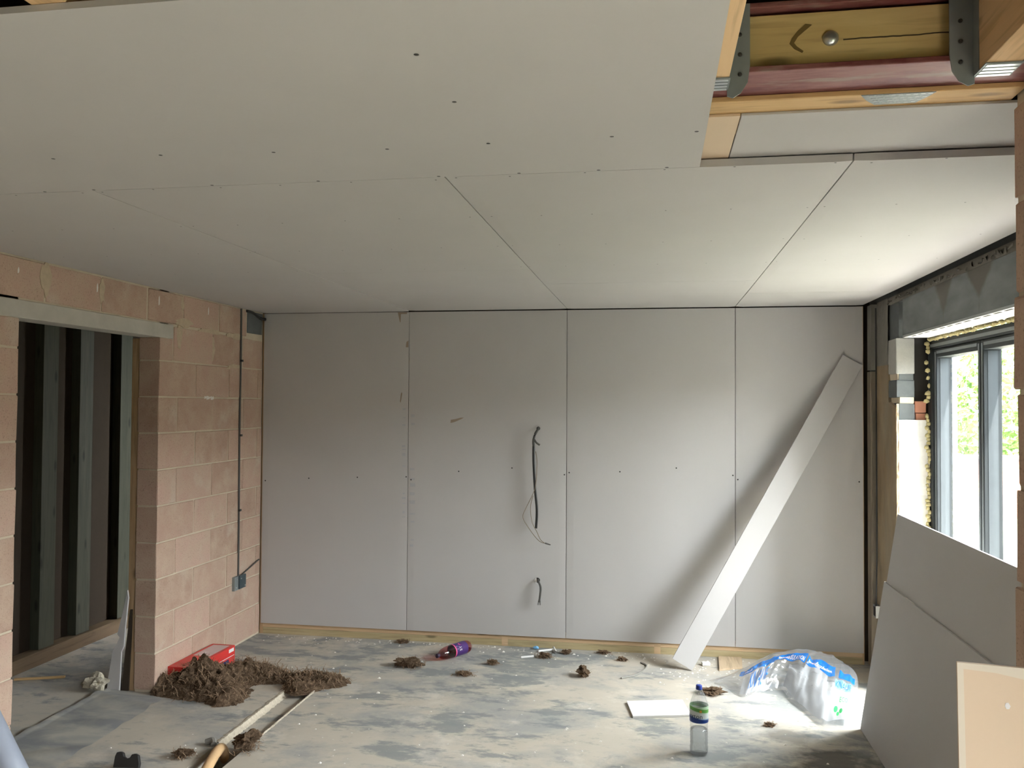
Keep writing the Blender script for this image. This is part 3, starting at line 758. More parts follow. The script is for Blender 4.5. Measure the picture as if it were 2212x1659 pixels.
def tree(loc, h, rx, rz, nl, label, seed):
    rr = random.Random(seed)
    t = empty('leafy_tree', loc); tag(t, label, 'tree')
    tk = MB().tube([(0, 0, -.02), (.05, .02, h * .3), (-.04, 0, h * .6), (.05, .03, h)], [.12, .10, .07, .03], 8)
    for k in range(7):
        a = rr.uniform(0, 6.28); z = h * rr.uniform(.35, .85); L = rx * rr.uniform(.5, .9)
        tk.tube([(0, 0, z), (L * .5 * math.cos(a), L * .5 * math.sin(a), z + .3), (L * math.cos(a), L * math.sin(a), z + .5)], [.05, .03, .012], 6)
    tk.build('trunk', M['bark'], t)
    m = MB()
    for k in range(nl):
        d = Vector((rr.gauss(0, 1), rr.gauss(0, 1), rr.gauss(0, 1))).normalized() * rr.uniform(.45, 1) ** .5
        c = Vector((d.x * rx, d.y * rx, h * .8 + d.z * rz)); s = rr.uniform(.05, .12)
        a = Vector((rr.gauss(0, 1), rr.gauss(0, 1), rr.gauss(0, 1))).normalized(); b = a.orthogonal().normalized() * s * .5; a = a * s
        m.add([c - a, c + b, c + a, c - b], [(0, 1, 2, 3)])
    m.build('foliage', M['leaf'], t, closed=False)['kind'] = 'stuff'
tree((9.6, 12.0, 0), 2.6, 1.25, 1.5, 5200, 'leafy green tree standing behind the garden wall', 4)
tree((7.6, 14.5, 0), 3.2, 1.2, 1.6, 2600, 'taller sparse tree farther back behind the garden wall', 5)

# ================================================================== LEANING PLASTERBOARD
def leaning(name, foot, top, y0, y1, t_, mat, label, edge=None):
    """sheet leaning along X, between y0 and y1; foot and top are (x, z) of its front face"""
    d = Vector((top[0] - foot[0], 0, top[1] - foot[1])).normalized(); nrm = Vector((d.z, 0, -d.x))
    m = MB(); q = []
    for y in (y0, y1):
        for p in (foot, top):
            q.append(Vector((p[0], y, p[1]))); q.append(Vector((p[0], y, p[1])) + nrm * t_)
    m.add(q, [(0, 2, 6, 4), (1, 5, 7, 3), (0, 1, 3, 2), (4, 6, 7, 5), (0, 4, 5, 1), (2, 3, 7, 6)])
    o = m.build(name, mat, bevel=.0012)
    setorigin(o, (foot[0], (y0 + y1) / 2, 0)); tag(o, label, 'plasterboard')
    return o
leaning('plasterboard_sheet', (4.145, .003), (4.273, .816), -1.235, -3.60, T, M['board'], 'lower grey plasterboard sheet leaning in front of the taller one')
leaning('plasterboard_sheet', (4.160, .003), (4.3445, 1.190), -1.235, -3.635, T, M['board'], 'taller grey plasterboard sheet leaning towards the glazing')
# ivory-backed board against the pier
pv = [Vector((3.664, -4.300, 1.236)), Vector((4.26, -4.395, 1.236)), Vector((4.26, -4.445, .003)), Vector((3.664, -4.350, .003))]
nrm = (pv[1] - pv[0]).cross(pv[3] - pv[0]).normalized()
if nrm.y < 0: nrm = -nrm
m = MB().add([p for p in pv] + [p + nrm * T for p in pv], [(0, 1, 2, 3), (7, 6, 5, 4), (0, 4, 5, 1), (1, 5, 6, 2), (2, 6, 7, 3), (3, 7, 4, 0)])
iv = m.build('plasterboard_sheet', M['ivory'], bevel=.0015); setorigin(iv, (3.95, -4.4, 0))
tag(iv, 'brown paper back of a plasterboard piece propped against the block pier', 'plasterboard')
def ivp(u, v, d): return pv[0] + (pv[1] - pv[0]) * u + (pv[3] - pv[0]) * v - nrm * d - Vector((3.95, -4.4, 0))
MB().add([ivp(*q) for q in ((.0, .0, .0006), (1, .0, .0006), (1, .03, .0006), (.55, .026, .0006), (.25, .022, .0006), (.12, .012, .0006), (.02, .01, .0006), (.03, 1, .0006), (0, 1, .0006))], [tuple(range(9))]).build('edge_tape', M['ivory_edge'], iv, closed=False)
MB().add([ivp(.155 + .009 * math.cos(k) , .065 + .006 * math.sin(k), .0008) for k in range(6)], [tuple(range(6))]).build('paper_fleck', M['whiteprint'], iv, closed=False)
# long strip leaning on the back wall
f0, f1 = Vector((3.148, -.085, .085)), Vector((3.272, -.340, .003))
t0, t1 = Vector((4.311, -.016, 2.129)), Vector((4.442, -.016, 2.068))
p = [(3.152, -.13, .052), None]
sl = Vector((3.272, -.345, .003)); sr = Vector((4.440, -.016, 2.066)); dr = (sr - sl)
wv = Vector((4.311, -.018, 2.131)) - sr
wv = wv - dr * (wv.dot(dr) / dr.length_squared); wv = wv.normalized() * .150
q = [sl, sr, sr + wv, sl + wv]; nn = (q[1] - q[0]).cross(q[3] - q[0]).normalized()
if nn.y < 0: nn = -nn
m = MB().add(q + [v + nn * T for v in q], [(0, 1, 2, 3), (7, 6, 5, 4), (0, 4, 5, 1), (1, 5, 6, 2), (2, 6, 7, 3), (3, 7, 4, 0)])
st = m.build('plasterboard_strip', M['board'], bevel=.001); setorigin(st, sl)
tag(st, 'long narrow plasterboard strip leaning diagonally on the back wall', 'plasterboard')

# ================================================================== CABLES
def smooth_pts(pts, n=6):
    pts = [Vector(p) for p in pts]; out = []
    for i in range(len(pts) - 1):
        p0, p1, p2, p3 = pts[max(i - 1, 0)], pts[i], pts[i + 1], pts[min(i + 2, len(pts) - 1)]
        for k in range(n):
            t_ = k / n
            out.append(.5 * ((2 * p1) + (p2 - p0) * t_ + (2 * p0 - 5 * p1 + 4 * p2 - p3) * t_ ** 2 + (3 * p1 - p0 - 3 * p2 + p3) * t_ ** 3))
    out.append(pts[-1]); return out
cb = empty('hanging_cable', (2.175, 0, 1.605)); tag(cb, 'black sheathed cable with thin wires dangling from a hole in the plasterboard', 'cable')
def rel(pts, o): return [Vector(p_) - o.location for p_ in pts]
MB().tube(rel(smooth_pts([(2.176, .012, 1.606), (2.18, -.03, 1.604), (2.16, -.055, 1.565), (2.148, -.055, 1.52), (2.150, -.05, 1.474)]), cb), .009, 8).build('outer_cable', M['cable'], cb)
MB().tube(rel(smooth_pts([(2.152, -.055, 1.53), (2.170, -.06, 1.505), (2.196, -.06, 1.488)]), cb), [.007] * 12 + [.009], 7).build('cut_end', M['cable'], cb)
MB().tube(rel(smooth_pts([(2.149, -.05, 1.478), (2.151, -.055, 1.35), (2.160, -.055, 1.187), (2.176, -.055, 1.019), (2.170, -.055, .881)]), cb), .0095, 8).build('sheath', M['black'], cb)
MB().tube(rel(smooth_pts([(2.165, -.06, 1.44), (2.176, -.06, 1.36), (2.168, -.07, 1.20), (2.148, -.075, 1.13), (2.10, -.08, 1.03), (2.077, -.08, .966), (2.11, -.08, .90), (2.19, -.08, .80), (2.245, -.075, .776), (2.279, -.07, .770)]), cb), .0026, 5).build('wire', M['copper'], cb)
MB().tube(rel(smooth_pts([(2.150, -.07, 1.12), (2.132, -.075, 1.035), (2.145, -.08, .93), (2.18, -.08, .86), (2.21, -.08, .80), (2.25, -.075, .773)]), cb), .0026, 5).build('wire', M['copper'], cb)
MB().tube(rel([(2.24, -.075, .779), (2.279, -.07, .767)], cb), [.006, .004], 5).build('wire_twist', M['cable'], cb)
MB().lathe([(.014, 0), (.014, .0008)], 12, Matrix.Translation(Vector((2.176, -.0008, 1.606)) - cb.location) @ Matrix.Rotation(math.pi / 2, 4, 'X')).build('hole', M['void'], cb)
cs = empty('cable_stub', (2.175, 0, .495)); tag(cs, 'short grey cable tail poking out of the low hole in the plasterboard', 'cable')
MB().tube(rel(smooth_pts([(2.178, .01, .497), (2.185, -.03, .495), (2.204, -.045, .455), (2.202, -.045, .405), (2.194, -.045, .345)]), cs), .0075, 7).build('tail', M['cable'], cs)
for dx in (-.005, .0, .006):
    MB().tube(rel([(2.196 + dx, -.045, .36), (2.193 + dx * 1.8, -.047, .325)], cs), .0025, 5).build('core', M['cable'], cs)
MB().lathe([(.019, 0), (.018, .0008)], 14, Matrix.Translation(Vector((2.175, -.0008, .495)) - cs.location) @ Matrix.Rotation(math.pi / 2, 4, 'X')).build('hole', M['void'], cs)
MB().prism([(2.155, .475), (2.168, .470), (2.172, .495), (2.168, .512), (2.158, .508), (2.152, .492)], -.0018, -.0008, lambda u, v, w_: Vector((u, w_, v)) - cs.location).build('torn_rim', M['whiteprint'], cs)
wc = empty('wall_cable', (.006, -.355, .52)); tag(wc, 'dark cable clipped straight up the block wall above the socket box', 'cable')
MB().tube(rel(smooth_pts([(.006, -.357, 2.478), (.006, -.356, 2.09), (.006, -.361, 1.5), (.006, -.354, .9), (.006, -.353, .515)], 4), wc), .0075, 7).build('cable', M['cable'], wc)
MB().tube(rel([(.010, -.345, .505), (.010, -.28, .518), (.010, -.16, .545), (.010, -.03, .575)], wc), .006, 6).build('side_tail', M['cable'], wc)
for z in (2.1, 1.55, 1.0): MB().box(0, .015, -.012, .012, z - .535, z - .52).build('clip', M['black'], wc)
cc = MB().tube(smooth_pts([(.004, -.27, 2.470), (.012, -.18, 2.465), (.02, -.08, 2.435), (.032, -.02, 2.432)]), [.010] * 12 + [.012] * 7, 8).build('cable_end', M['black'])
tag(setorigin(cc, (.004, -.27, 2.46)), 'thick black cable end poking out at the top of the wall corner', 'cable')
jb = empty('wall_socket_box', (0, -.36, .465)); tag(jb, 'metal electrical box with dark fittings low on the block wall', 'socket box')
MB().box(0, .022, -.075, .075, -.05, .05).build('back_box', M['galv_dull'], jb, bevel=.002)
MB().box(.022, .034, -.02, .078, -.045, .052).build('cover', plain('blue_black_cover', (.05, .07, .08), .5), jb, bevel=.003)
for y, z in ((-.05, .03), (-.05, -.03), (.0, .03), (.06, -.03)):
    MB().lathe([(.006, 0), (.005, .004)], 8, Matrix.Translation((.022 if y < -.02 else .034, y, z)) @ Matrix.Rotation(math.pi / 2, 4, 'Y')).build('screw', M['galv'], jb)
lp = MB().tube(smooth_pts([(2.93, -.235, .006), (2.966, -.285, .006), (2.968, -.35, .006), (2.94, -.44, .006), (2.89, -.53, .006), (2.81, -.60, .006)]), .006, 6).build('floor_cable', plain('grey_flex', (.26, .25, .22), .6))
tag(setorigin(lp, (2.94, -.42, 0)), 'curved piece of grey cable lying on the floor', 'cable')

# ================================================================== FLOOR OBJECTS
# ---- water bottle
wbt = empty('water_bottle', (3.250, -1.735, 0)); tag(wbt, 'clear plastic water bottle with blue cap standing on the floor', 'bottle')
rr_ = .047
prof = [(.0, .006), (.022, .004), (.036, 0), (.043, .004), (.046, .014), (.047, .03)]
for k in range(7):
    z = .042 + k * .0165; prof += [(.0465, z), (.0435, z + .008)]
prof += [(.0465, .160), (.047, .166), (.047, .246), (.0465, .252), (.044, .262), (.037, .283), (.028, .303), (.020, .318), (.0155, .325), (.0155, .330)]
MB().lathe(prof, 32, cap=False).build('bottle', M['pet'], wbt, smooth=True, closed=False)
MB().lathe([(0.0, .008)] + [(r * .955, z + .002) for r, z in prof[1:16]] + [(.042, .128), (0.0, .128)], 28, cap=False).build('water', M['water'], wbt, smooth=True)
MB().lathe([(.0477, .168), (.0479, .17), (.0479, .248), (.0477, .250)], 40, cap=False).build('label', M['label'], wbt, smooth=True, closed=False)
MB().lathe([(.0, .349), (.013, .349), (.0155, .346), (.0165, .330), (.0165, .327), (.0155, .326)][::-1], 24, cap=False).build('cap', M['bluecap'], wbt, smooth=True)
def wrap(vs_, z, ang0, rad):
    return [(rad * math.cos(ang0 + x / rad), rad * math.sin(ang0 + x / rad), z + y) for x, y in vs_]
to_cam = math.atan2(CAM.y + 1.735, CAM.x - 3.250)
tv, tf = text_points('buxton', .034)
MB().add(wrap(tv, .191, to_cam - 1.62, .0483), tf).build('lettering', M['navy'], wbt, closed=False)
sq = [(0, 0), (.012, 0), (.012, .012), (0, .012)]
MB().add(wrap(sq, .222, to_cam + .05, .0483), [(0, 1, 2, 3)]).build('emblem', plain('orange_print', (.6, .32, .05), .5), wbt, closed=False)
# ---- red drink bottle lying down
a_, b_ = Vector((1.540, -.488, .046)), Vector((1.702, -.200, .046)); ax = (b_ - a_)
rb = empty('red_drink_bottle', (0, 0, 0)); rb.location = b_
rb.rotation_euler = (a_ - b_).to_track_quat('Z', 'Y').to_euler()
tag(rb, 'red tinted drink bottle with purple label lying on its side near the back wall', 'bottle')
pf = [(.0, .012), (.02, .01), (.03, .0), (.040, .004), (.045, .02), (.045, .055), (.045, .165), (.0445, .20), (.042, .235), (.034, .268), (.022, .292), (.0135, .303), (.013, .312)]
MB().lathe(pf, 28, cap=False).build('bottle', M['redpet'], rb, smooth=True, closed=False)
dn = rb.rotation_euler.to_matrix().transposed() @ Vector((0, 0, -1))
m = MB(); prj = []
for r_, z in pf[1:-1]:
    for k in range(17):
        an = math.pi * (k / 16 - .5) * .86
        ux = Vector((dn.x, dn.y, 0)).normalized(); uy = Vector((-ux.y, ux.x, 0))
        prj.append(ux * (r_ * .95 * math.cos(an)) + uy * (r_ * .95 * math.sin(an)) + Vector((0, 0, z + .001)))
npf = len(pf) - 2
m.add(prj, [(i * 17 + k, i * 17 + k + 1, (i + 1) * 17 + k + 1, (i + 1) * 17 + k) for i in range(npf - 1) for k in range(16)] + [(i * 17, (i + 1) * 17, (i + 1) * 17 + 16, i * 17 + 16) for i in range(npf - 1)] + [tuple(range(17)), tuple((npf - 1) * 17 + k for k in range(17))])
m.build('drink', M['redjuice'], rb, smooth=False)
MB().lathe([(.0457, .045), (.0459, .047), (.0459, .165), (.0457, .167)], 36, cap=False).build('label', M['purple'], rb, smooth=True, closed=False)
MB().lathe([(.0461, .163), (.0462, .165), (.0462, .172), (.046, .173)], 36, cap=False).build('label_band', M['pink'], rb, smooth=True, closed=False)
MB().lathe([(.0145, .302), (.015, .304), (.015, .322), (.013, .324), (0, .324)], 20, cap=False).build('cap', plain('purple_black_cap', (.02, .008, .03), .4), rb, smooth=True)
lc = rb.rotation_euler.to_matrix().transposed() @ (CAM - b_); ang = math.atan2(lc.y, lc.x)
tv, tf = text_points('ST', .032)
def wrapv(vs_, z, ang0, rad): return [(rad * math.cos(ang0 + x / rad), rad * math.sin(ang0 + x / rad), z + y) for x, y in vs_]
MB().add(wrapv([(x, y) for x, y in tv], .112, ang - .35, .0465), tf).build('lettering', M['whiteprint'], rb, closed=False)
MB().add(wrapv([(-.012, 0), (.012, 0), (.012, .007), (-.012, .007)], .148, ang + .25, .0465), [(0, 1, 2, 3)]).build('lettering', M['whiteprint'], rb, closed=False)
MB().add(wrapv([(-.010, 0), (.010, .004), (.006, .02), (-.008, .016)], .105, ang + .75, .0465), [(0, 1, 2, 3)]).build('printed_swirl', M['pink'], rb, closed=False)
# ---- plasterboard offcuts on the floor
def flat(name, pts, t_, mat, label, cat, z=.001, bevel=.001):
    m = MB().prism(pts, z, z + t_, lambda u, v, w_: (u, v, w_)); o = m.build(name, mat, bevel=bevel)
    c = (sum(p_[0] for p_ in pts) / len(pts), sum(p_[1] for p_ in pts) / len(pts), 0)
    setorigin(o, c); tag(o, label, cat); return o
o = flat('plasterboard_offcut', [(2.860, -1.052), (2.903, -1.297), (3.232, -1.215), (3.19, -.965)], T, plain('white_board_face', (.76, .75, .73), .8, 0, .03), 'small white plasterboard offcut lying flat behind the water bottle', 'offcut')
flat('plasterboard_offcut', [(3.505, -1.905), (3.62, -1.935), (3.60, -2.08), (3.44, -2.05)], T, M['board'], 'pale plasterboard corner lying flat in front of the water bottle', 'offcut')
flat('timber_offcut', [(3.468, .0), (3.452, -.31), (3.61, -.24), (3.628, .0)], .012, M['ply'], 'short flat timber offcut lying against the sole plate beside the bag', 'timber', z=.001)
# ---- doorway debris
bo = MB()
zig = [(-.184, .622), (-.177, .574), (-.195, .388), (-.202, .275), (-.219, .242), (-.225, .08), (-.229, .002), (-.312, .002), (-.307, .06), (-.278, .243), (-.254, .28), (-.232, .33), (-.248, .349), (-.213, .484)]
bo.prism(zig, 0, T, lambda u, v, w_: (u, -1.412 + w_, v))
o = bo.build('broken_plasterboard', M['board'], bevel=.001); setorigin(o, (-.25, -1.22, 0)); tag(o, 'jagged broken plasterboard piece standing against the doorway jamb', 'offcut')
o = MB().prism([(-.222, .002), (-.176, .002), (-.163, .34), (-.160, .50), (-.172, .50), (-.20, .25)], -1.3975, -1.388, lambda u, v, w_: (u, w_, v)).build('plasterboard_sliver', M['brown_board']); setorigin(o, (-.18, -1.395, 0)); tag(o, 'thin upright board coloured dark as if in shade beside the broken piece in the doorway', 'offcut')  # dark colour carries the shade this sliver stands in
def rock(name, loc, s, mat, label, cat, seed, group=None, sub=2, amp=.45):
    bm = bmesh.new(); bmesh.ops.create_icosphere(bm, subdivisions=sub, radius=1)
    m = MB()
    vs_ = []
    for v in bm.verts:
        k = 1 + amp * noise.noise(v.co * 1.4 + Vector((seed * 3.7, 0, 0))) + amp * .45 * noise.noise(v.co * 4 + Vector((0, seed, 0))) + amp * .2 * noise.noise(v.co * 11 + Vector((0, seed, 3)))
        vs_.append((v.co.x * s[0] * k, v.co.y * s[1] * k, v.co.z * s[2] * k))
    mz = min(v[2] for v in vs_)
    m.add([(x, y, z - mz) for x, y, z in vs_], [tuple(v.index for v in f.verts) for f in bm.faces]); bm.free()
    o = m.build(name, mat); o.location = loc; tag(o, label, cat, group); return o
rock('rubble_lump', (-.36, -1.45, 0), (.06, .035, .045), M['stone'], 'pale broken plaster lump on the doorway floor', 'rubble', 1, None, 3, 1.0)
rock('rubble_lump', (-.455, -1.40, 0), (.032, .026, .02), M['stone'], 'smaller pale plaster lump on the far side of the bigger lump in the doorway', 'rubble', 2, None, 3, .9)
o = MB().box(-.15, .15, -.012, .012, 0, .012).build('wood_splinter', M['pine_x'], bevel=.002); o.location = (-.87, -1.29, .001); o.rotation_euler = (0, 0, .37); tag(o, 'thin wood splinter lying on the floor inside the doorway', 'timber')
# ---- black membrane by the doorway
def bez(a, b, c, d, t_): return tuple(a[i] * (1 - t_) ** 3 + 3 * b[i] * t_ * (1 - t_) ** 2 + 3 * c[i] * t_ ** 2 * (1 - t_) + d[i] * t_ ** 3 for i in range(2))
def dpm(u, v):
    l = bez((-.315, -1.40), (-.345, -1.62), (-.30, -1.95), (-.31, -2.55), v); r = bez((.115, -1.49), (.15, -1.75), (.13, -2.05), (.17, -2.55), v)
    x = l[0] + (r[0] - l[0]) * u + .012 * noise.noise(Vector((v * 9, u, 0))) * (1 if u in (0, 1) else .3); y = l[1] + (r[1] - l[1]) * u
    z = .006 + .016 * max(0, noise.noise(Vector((x * 3 + 4, y * 7, 0)))) + .012 * math.exp(-((v - .13 - .05 * u) / .05) ** 2) + .003 * (u < .06) * (1 + noise.noise(Vector((v * 14, 0, 0)))) + .003
    return (x, y, z)
o = MB().grid(dpm, 34, 70).build('membrane_strip', M['dpm'], smooth=True, closed=False); setorigin(o, (-.1, -1.95, 0)); tag(o, 'dusty black plastic membrane strip lying along the doorway threshold', 'membrane')
# ---- red box
bx = empty('red_box', (.09, -.99, 0)); bx.rotation_euler = (0, 0, -.03); tag(bx, 'red cardboard box half buried under wool against the block wall', 'box')
MB().box(-.082, .085, -.27, .262, .001, .12).build('carton', M['redcard'], bx, bevel=.002)
MB().box(-.06, .06, -.02, .235, .1201, .1206).build('top_print', M['greyprint'], bx)
MB().box(.0852, .0857, .18, .245, .085, .108).build('printed_label', M['whiteprint'], bx)
MB().box(.0852, .0857, -.25, .25, .056, .060).build('printed_stripe', M['whiteprint'], bx)
MB().box(.0852, .0857, .10, .18, .02, .045).build('printed_label', M['navy'], bx)
tv, tf = text_points('H', .05)
for k in range(2): MB().add([(-.03 + y, -.015 + x + .05 * k, .1208) for x, y in tv], tf).build('lettering', M['whiteprint'], bx, closed=False)
# ---- mineral wool heap
LUMPS = [(.13, -1.29, .17, .13, .115), (.25, -1.22, .13, .11, .13), (.16, -1.20, .09, .09, .09), (.40, -1.32, .16, .12, .10), (.50, -1.46, .09, .09, .085), (.32, -1.42, .16, .07, .055), (.02, -1.37, .07, .06, .07), (.42, -.92, .20, .12, .085), (.30, -1.02, .18, .14, .08), (.60, -1.05, .18, .10, .05), (.86, -1.18, .10, .10, .10), (.98, -1.02, .13, .10, .085), (.80, -.98, .14, .10, .05)]
def wool_h(x, y):
    h = 0
    for cx, cy, sx, sy, a in LUMPS: h += a * math.exp(-((x - cx) / sx) ** 2 - ((y - cy) / sy) ** 2)
    h = .20 * math.tanh(h / .20)
    n_ = noise.noise(Vector((x * 9, y * 9, 1))) * .5 + noise.noise(Vector((x * 22, y * 22, 2))) * .35 + noise.noise(Vector((x * 48, y * 48, 3))) * .2
    rdg = 1 - abs(noise.noise(Vector((x * 14 + n_, y * 20, 7)))) * 1.6
    return h * (1 + .55 * n_) * (.66 + .42 * rdg) - .030 + .35 * h * max(0, noise.noise(Vector((x * 6 + 3, y * 8, 11))))
NX, NY = 190, 150; idx = {}; vv = []; ff = []
HX0, HX1, HY0, HY1 = -.0, 1.22, -1.72, -.62
for j in range(NY + 1):
    for i in range(NX + 1):
        x = HX0 + (HX1 - HX0) * i / NX; y = HY0 + (HY1 - HY0) * j / NY
        h = wool_h(x, y)
        if h > -.012: idx[(i, j)] = len(vv); vv.append((x + wob((x, y, 5), 30, .012), y + wob((x, y, 9), 30, .012), max(h, .001)))
for j in range(NY):
    for i in range(NX):
        k = [(i, j), (i + 1, j), (i + 1, j + 1), (i, j + 1)]
        if all(q_ in idx for q_ in k) and max(vv[idx[q_]][2] for q_ in k) > .0015: ff.append(tuple(idx[q_] for q_ in k))
wh = empty('insulation_wool', (.45, -1.2, 0)); tag(wh, 'torn brown mineral wool heap beside the red box', 'insulation')
mm_ = MB(); mm_.add([(x - .45, y + 1.2, z) for x, y, z in vv], ff); mm_.build('wool_mat', M['wool'], wh, closed=False)
def fibres(m, n_, sampler, L=.05, r=.0011, seed=3):
    rr = random.Random(seed)
    while n_:
        p_ = sampler(rr)
        if p_ is None: continue
        n_ -= 1
        d = Vector((rr.gauss(0, 1), rr.gauss(0, 1), rr.gauss(0, .5))).normalized(); l = L * rr.uniform(.4, 1.3)
        q_ = Vector(p_); s_ = d.cross(Vector((0, 0, 1))).normalized() * r * rr.uniform(.7, 2.4); bend = Vector((rr.gauss(0, 1), rr.gauss(0, 1), rr.gauss(0, .6))) * l * .3
        pts = [q_, q_ + d * l * .5 + bend + Vector((0, 0, rr.uniform(0, .008))), q_ + d * l + Vector((0, 0, rr.uniform(-.006, .008)))]
        base = [v for p3 in pts for v in (p3 - s_, p3 + s_)]
        base = [Vector((v.x, v.y, max(v.z, .001))) for v in base]
        m.add(base, [(0, 1, 3, 2), (2, 3, 5, 4)])
def samp(rr):
    x = rr.uniform(HX0 + .02, HX1); y = rr.uniform(HY0, HY1); h = wool_h(x, y)
    return (x - .45, y + 1.2, h + .003) if h > .004 else None
fm = MB(); fibres(fm, 3200, samp, .045); fo = fm.build('fibres', M['woolfib'], wh, closed=False); fo['kind'] = 'stuff'
# ---- loose wool tufts
tufts = [(1.375, -.60, .105, .05, .05, 'largest loose brown wool tuft beside the lying red bottle'), (1.927, -.455, .045, .02, .03, 'small brown wool tuft lying right of the red bottle'), (1.79, -.72, .06, .02, .022, 'dark flat wool scrap lying out in front of the red bottle'),
         (2.26, -.235, .05, .03, .03, 'brown wool tuft beside the white foam scrap'), (2.40, -.105, .04, .025, .03, 'brown wool tuft tight against the sole plate below the hanging cable'), (2.564, -.60, .04, .05, .05, 'upright brown wool tuft out on the open floor'),
         (2.80, -.20, .035, .02, .02, 'tiny wool scrap beside the curved floor cable'), (2.66, -.055, .045, .02, .018, 'pale wool scrap lying along the sole plate'), (.69, -2.25, .06, .03, .03, 'sandy wool tuft beside the hole in the floor'), (.965, -2.10, .07, .08, .06, 'pinkish wool tuft hanging over the edge of the floor hole'),
         (3.37, -.80, .08, .05, .03, 'brown wool scrap at the tip of the plastic bag'), (1.17, -.05, .05, .02, .02, 'dark wool scrap under the first board joint'), (3.92, -2.05, .04, .03, .03, 'dark wool lump on the stained floor in front of the boards'), (3.66, -1.28, .03, .015, .015, 'tiny dark wool scrap between the bottle and the bag')]
for k, (x, y, sx, sy, sz, lab) in enumerate(tufts):
    t = empty('wool_tuft', (x, y, 0)); tag(t, lab, 'wool tuft', 'loose wool tufts on the floor')
    o = rock('lump', (0, 0, 0), (sx * .75, sy * .75, sz * .5), M['wool'], '', None, 20 + k, None, 4, 1.0); o.parent = t
    for kk in ('label', 'category', 'group'):
        if kk in o: del o[kk]
    fm = MB()
    fibres(fm, 190, lambda rr: (rr.gauss(0, sx * .42), rr.gauss(0, sy * .42), rr.uniform(.001, sz * .7)), max(.02, sx * .55), .0009, 60 + k)
    f_ = fm.build('fibres', M['woolfib'], t, closed=False); f_['kind'] = 'stuff'
# ---- pipe in the floor hole
pp = MB().tube(smooth_pts([(.80, -2.02, -.10), (.822, -2.09, -.02), (.842, -2.16, .018), (.862, -2.26, .02), (.895, -2.40, .005), (.93, -2.52, -.02)]), .026, 14).build('clay_pipe', M['pipeorange'], smooth=True)
tag(setorigin(pp, (.86, -2.25, 0)), 'sandy orange pipe bending up out of the floor hole', 'pipe')
o = MB().tube(smooth_pts([(.72, -2.08, .012), (.755, -2.075, .022), (.775, -2.10, .012)]), .016, 8).build('pipe_collar', M['greyrender']); setorigin(o, (.75, -2.09, 0)); tag(o, 'grey rubber scrap on the rim of the floor hole', 'scrap')
# ---- black plastic clip at the front
bc = MB()
lob = [(.0, .0), (.0, .03), (.006, .048), (.024, .052), (.038, .046), (.046, .028), (.060, .020), (.076, .026), (.082, .040), (.098, .044), (.116, .036), (.122, .018), (.128, .0), (.128, -.02), (.0, -.02)]
bc.prism([(u, v + .021) for u, v in lob], 0, .022, lambda u, v, w_: (u - .06, w_, v))
o = bc.build('plastic_bracket', M['black'], bevel=.003); o.location = (.487, -2.425, 0); o.rotation_euler = (-.35, 0, .12); o.location.z = .004
tag(o, 'small black plastic bracket with two rounded lobes on the floor', 'bracket')
# ---- blue-grey pipe leaning by the near pier
p0, p1 = Vector((.351, -2.92, .052)), Vector((.072, -2.90, .473)); d = (p1 - p0).normalized()
bp_ = empty('plastic_pipe', p0); tag(bp_, 'blue grey plastic pipe leaning against the block wall near the doorway', 'pipe')
MB().tube([-d * .0, d * .2, d * .5, (p1 - p0)], .062, 24).build('pipe', M['pipeblue'], bp_, smooth=True)
# ---- plastic bag
crest = [(3.405, -.585, .012), (3.52, -.52, .040), (3.637, -.45, .081), (3.73, -.42, .126), (3.819, -.40, .163), (3.92, -.39, .186), (4.022, -.40, .193), (4.10, -.41, .182), (4.162, -.42, .163), (4.225, -.455, .135), (4.268, -.53, .112), (4.262, -.66, .088)]
low = [(3.400, -.60, .003), (3.47, -.66, .006), (3.545, -.82, .005), (3.62, -.77, .006), (3.70, -.695, .010), (3.80, -.645, .012), (3.832, -.86, .010), (3.875, -1.02, .008), (3.935, -1.25, .008), (4.02, -1.245, .012), (4.11, -1.205, .010), (4.185, -.98, .010)]
def lerpc(pts, u):
    x = u * (len(pts) - 1); i = min(int(x), len(pts) - 2); t_ = x - i
    p0_, p1_, p2_, p3_ = (Vector(pts[max(i - 1, 0)]), Vector(pts[i]), Vector(pts[i + 1]), Vector(pts[min(i + 2, len(pts) - 1)]))
    return .5 * ((2 * p1_) + (p2_ - p0_) * t_ + (2 * p0_ - 5 * p1_ + 4 * p2_ - p3_) * t_ ** 2 + (3 * p1_ - p0_ - 3 * p2_ + p3_) * t_ ** 3)
def bag(u, v, lift=0.0):
    a = lerpc(crest, u); b = lerpc(low, u)
    p_ = a.lerp(b, v) + Vector((0, 0, .030 * math.sin(math.pi * v) * min(1, a.z * 9)))
    e = math.sin(math.pi * min(1, max(0, u))) ** .5
    wr_ = .026 * noise.noise(Vector((u * 16, v * 2.2, 1))) + .019 * noise.noise(Vector((u * 30, v * 7, 4))) + .022 * abs(noise.noise(Vector((u * 9 + v * 3, v * 4, 8))))
    p_ += Vector((.2, -.55, .8)) * wr_ * e * (.35 + .65 * math.sin(math.pi * min(1, v * .9 + .1)))
    p_.z = max(p_.z, .003) + lift * .7; p_.y -= lift
    return p_
BO = Vector((3.9, -.75, 0))
bgo = empty('plastic_bag', BO); tag(bgo, 'crumpled clear plastic packaging bag with blue print on the floor', 'bag')
MB().grid(lambda u, v: bag(u, v) - BO, 130, 46).build('front_sheet', M['film'], bgo, smooth=True, closed=False)
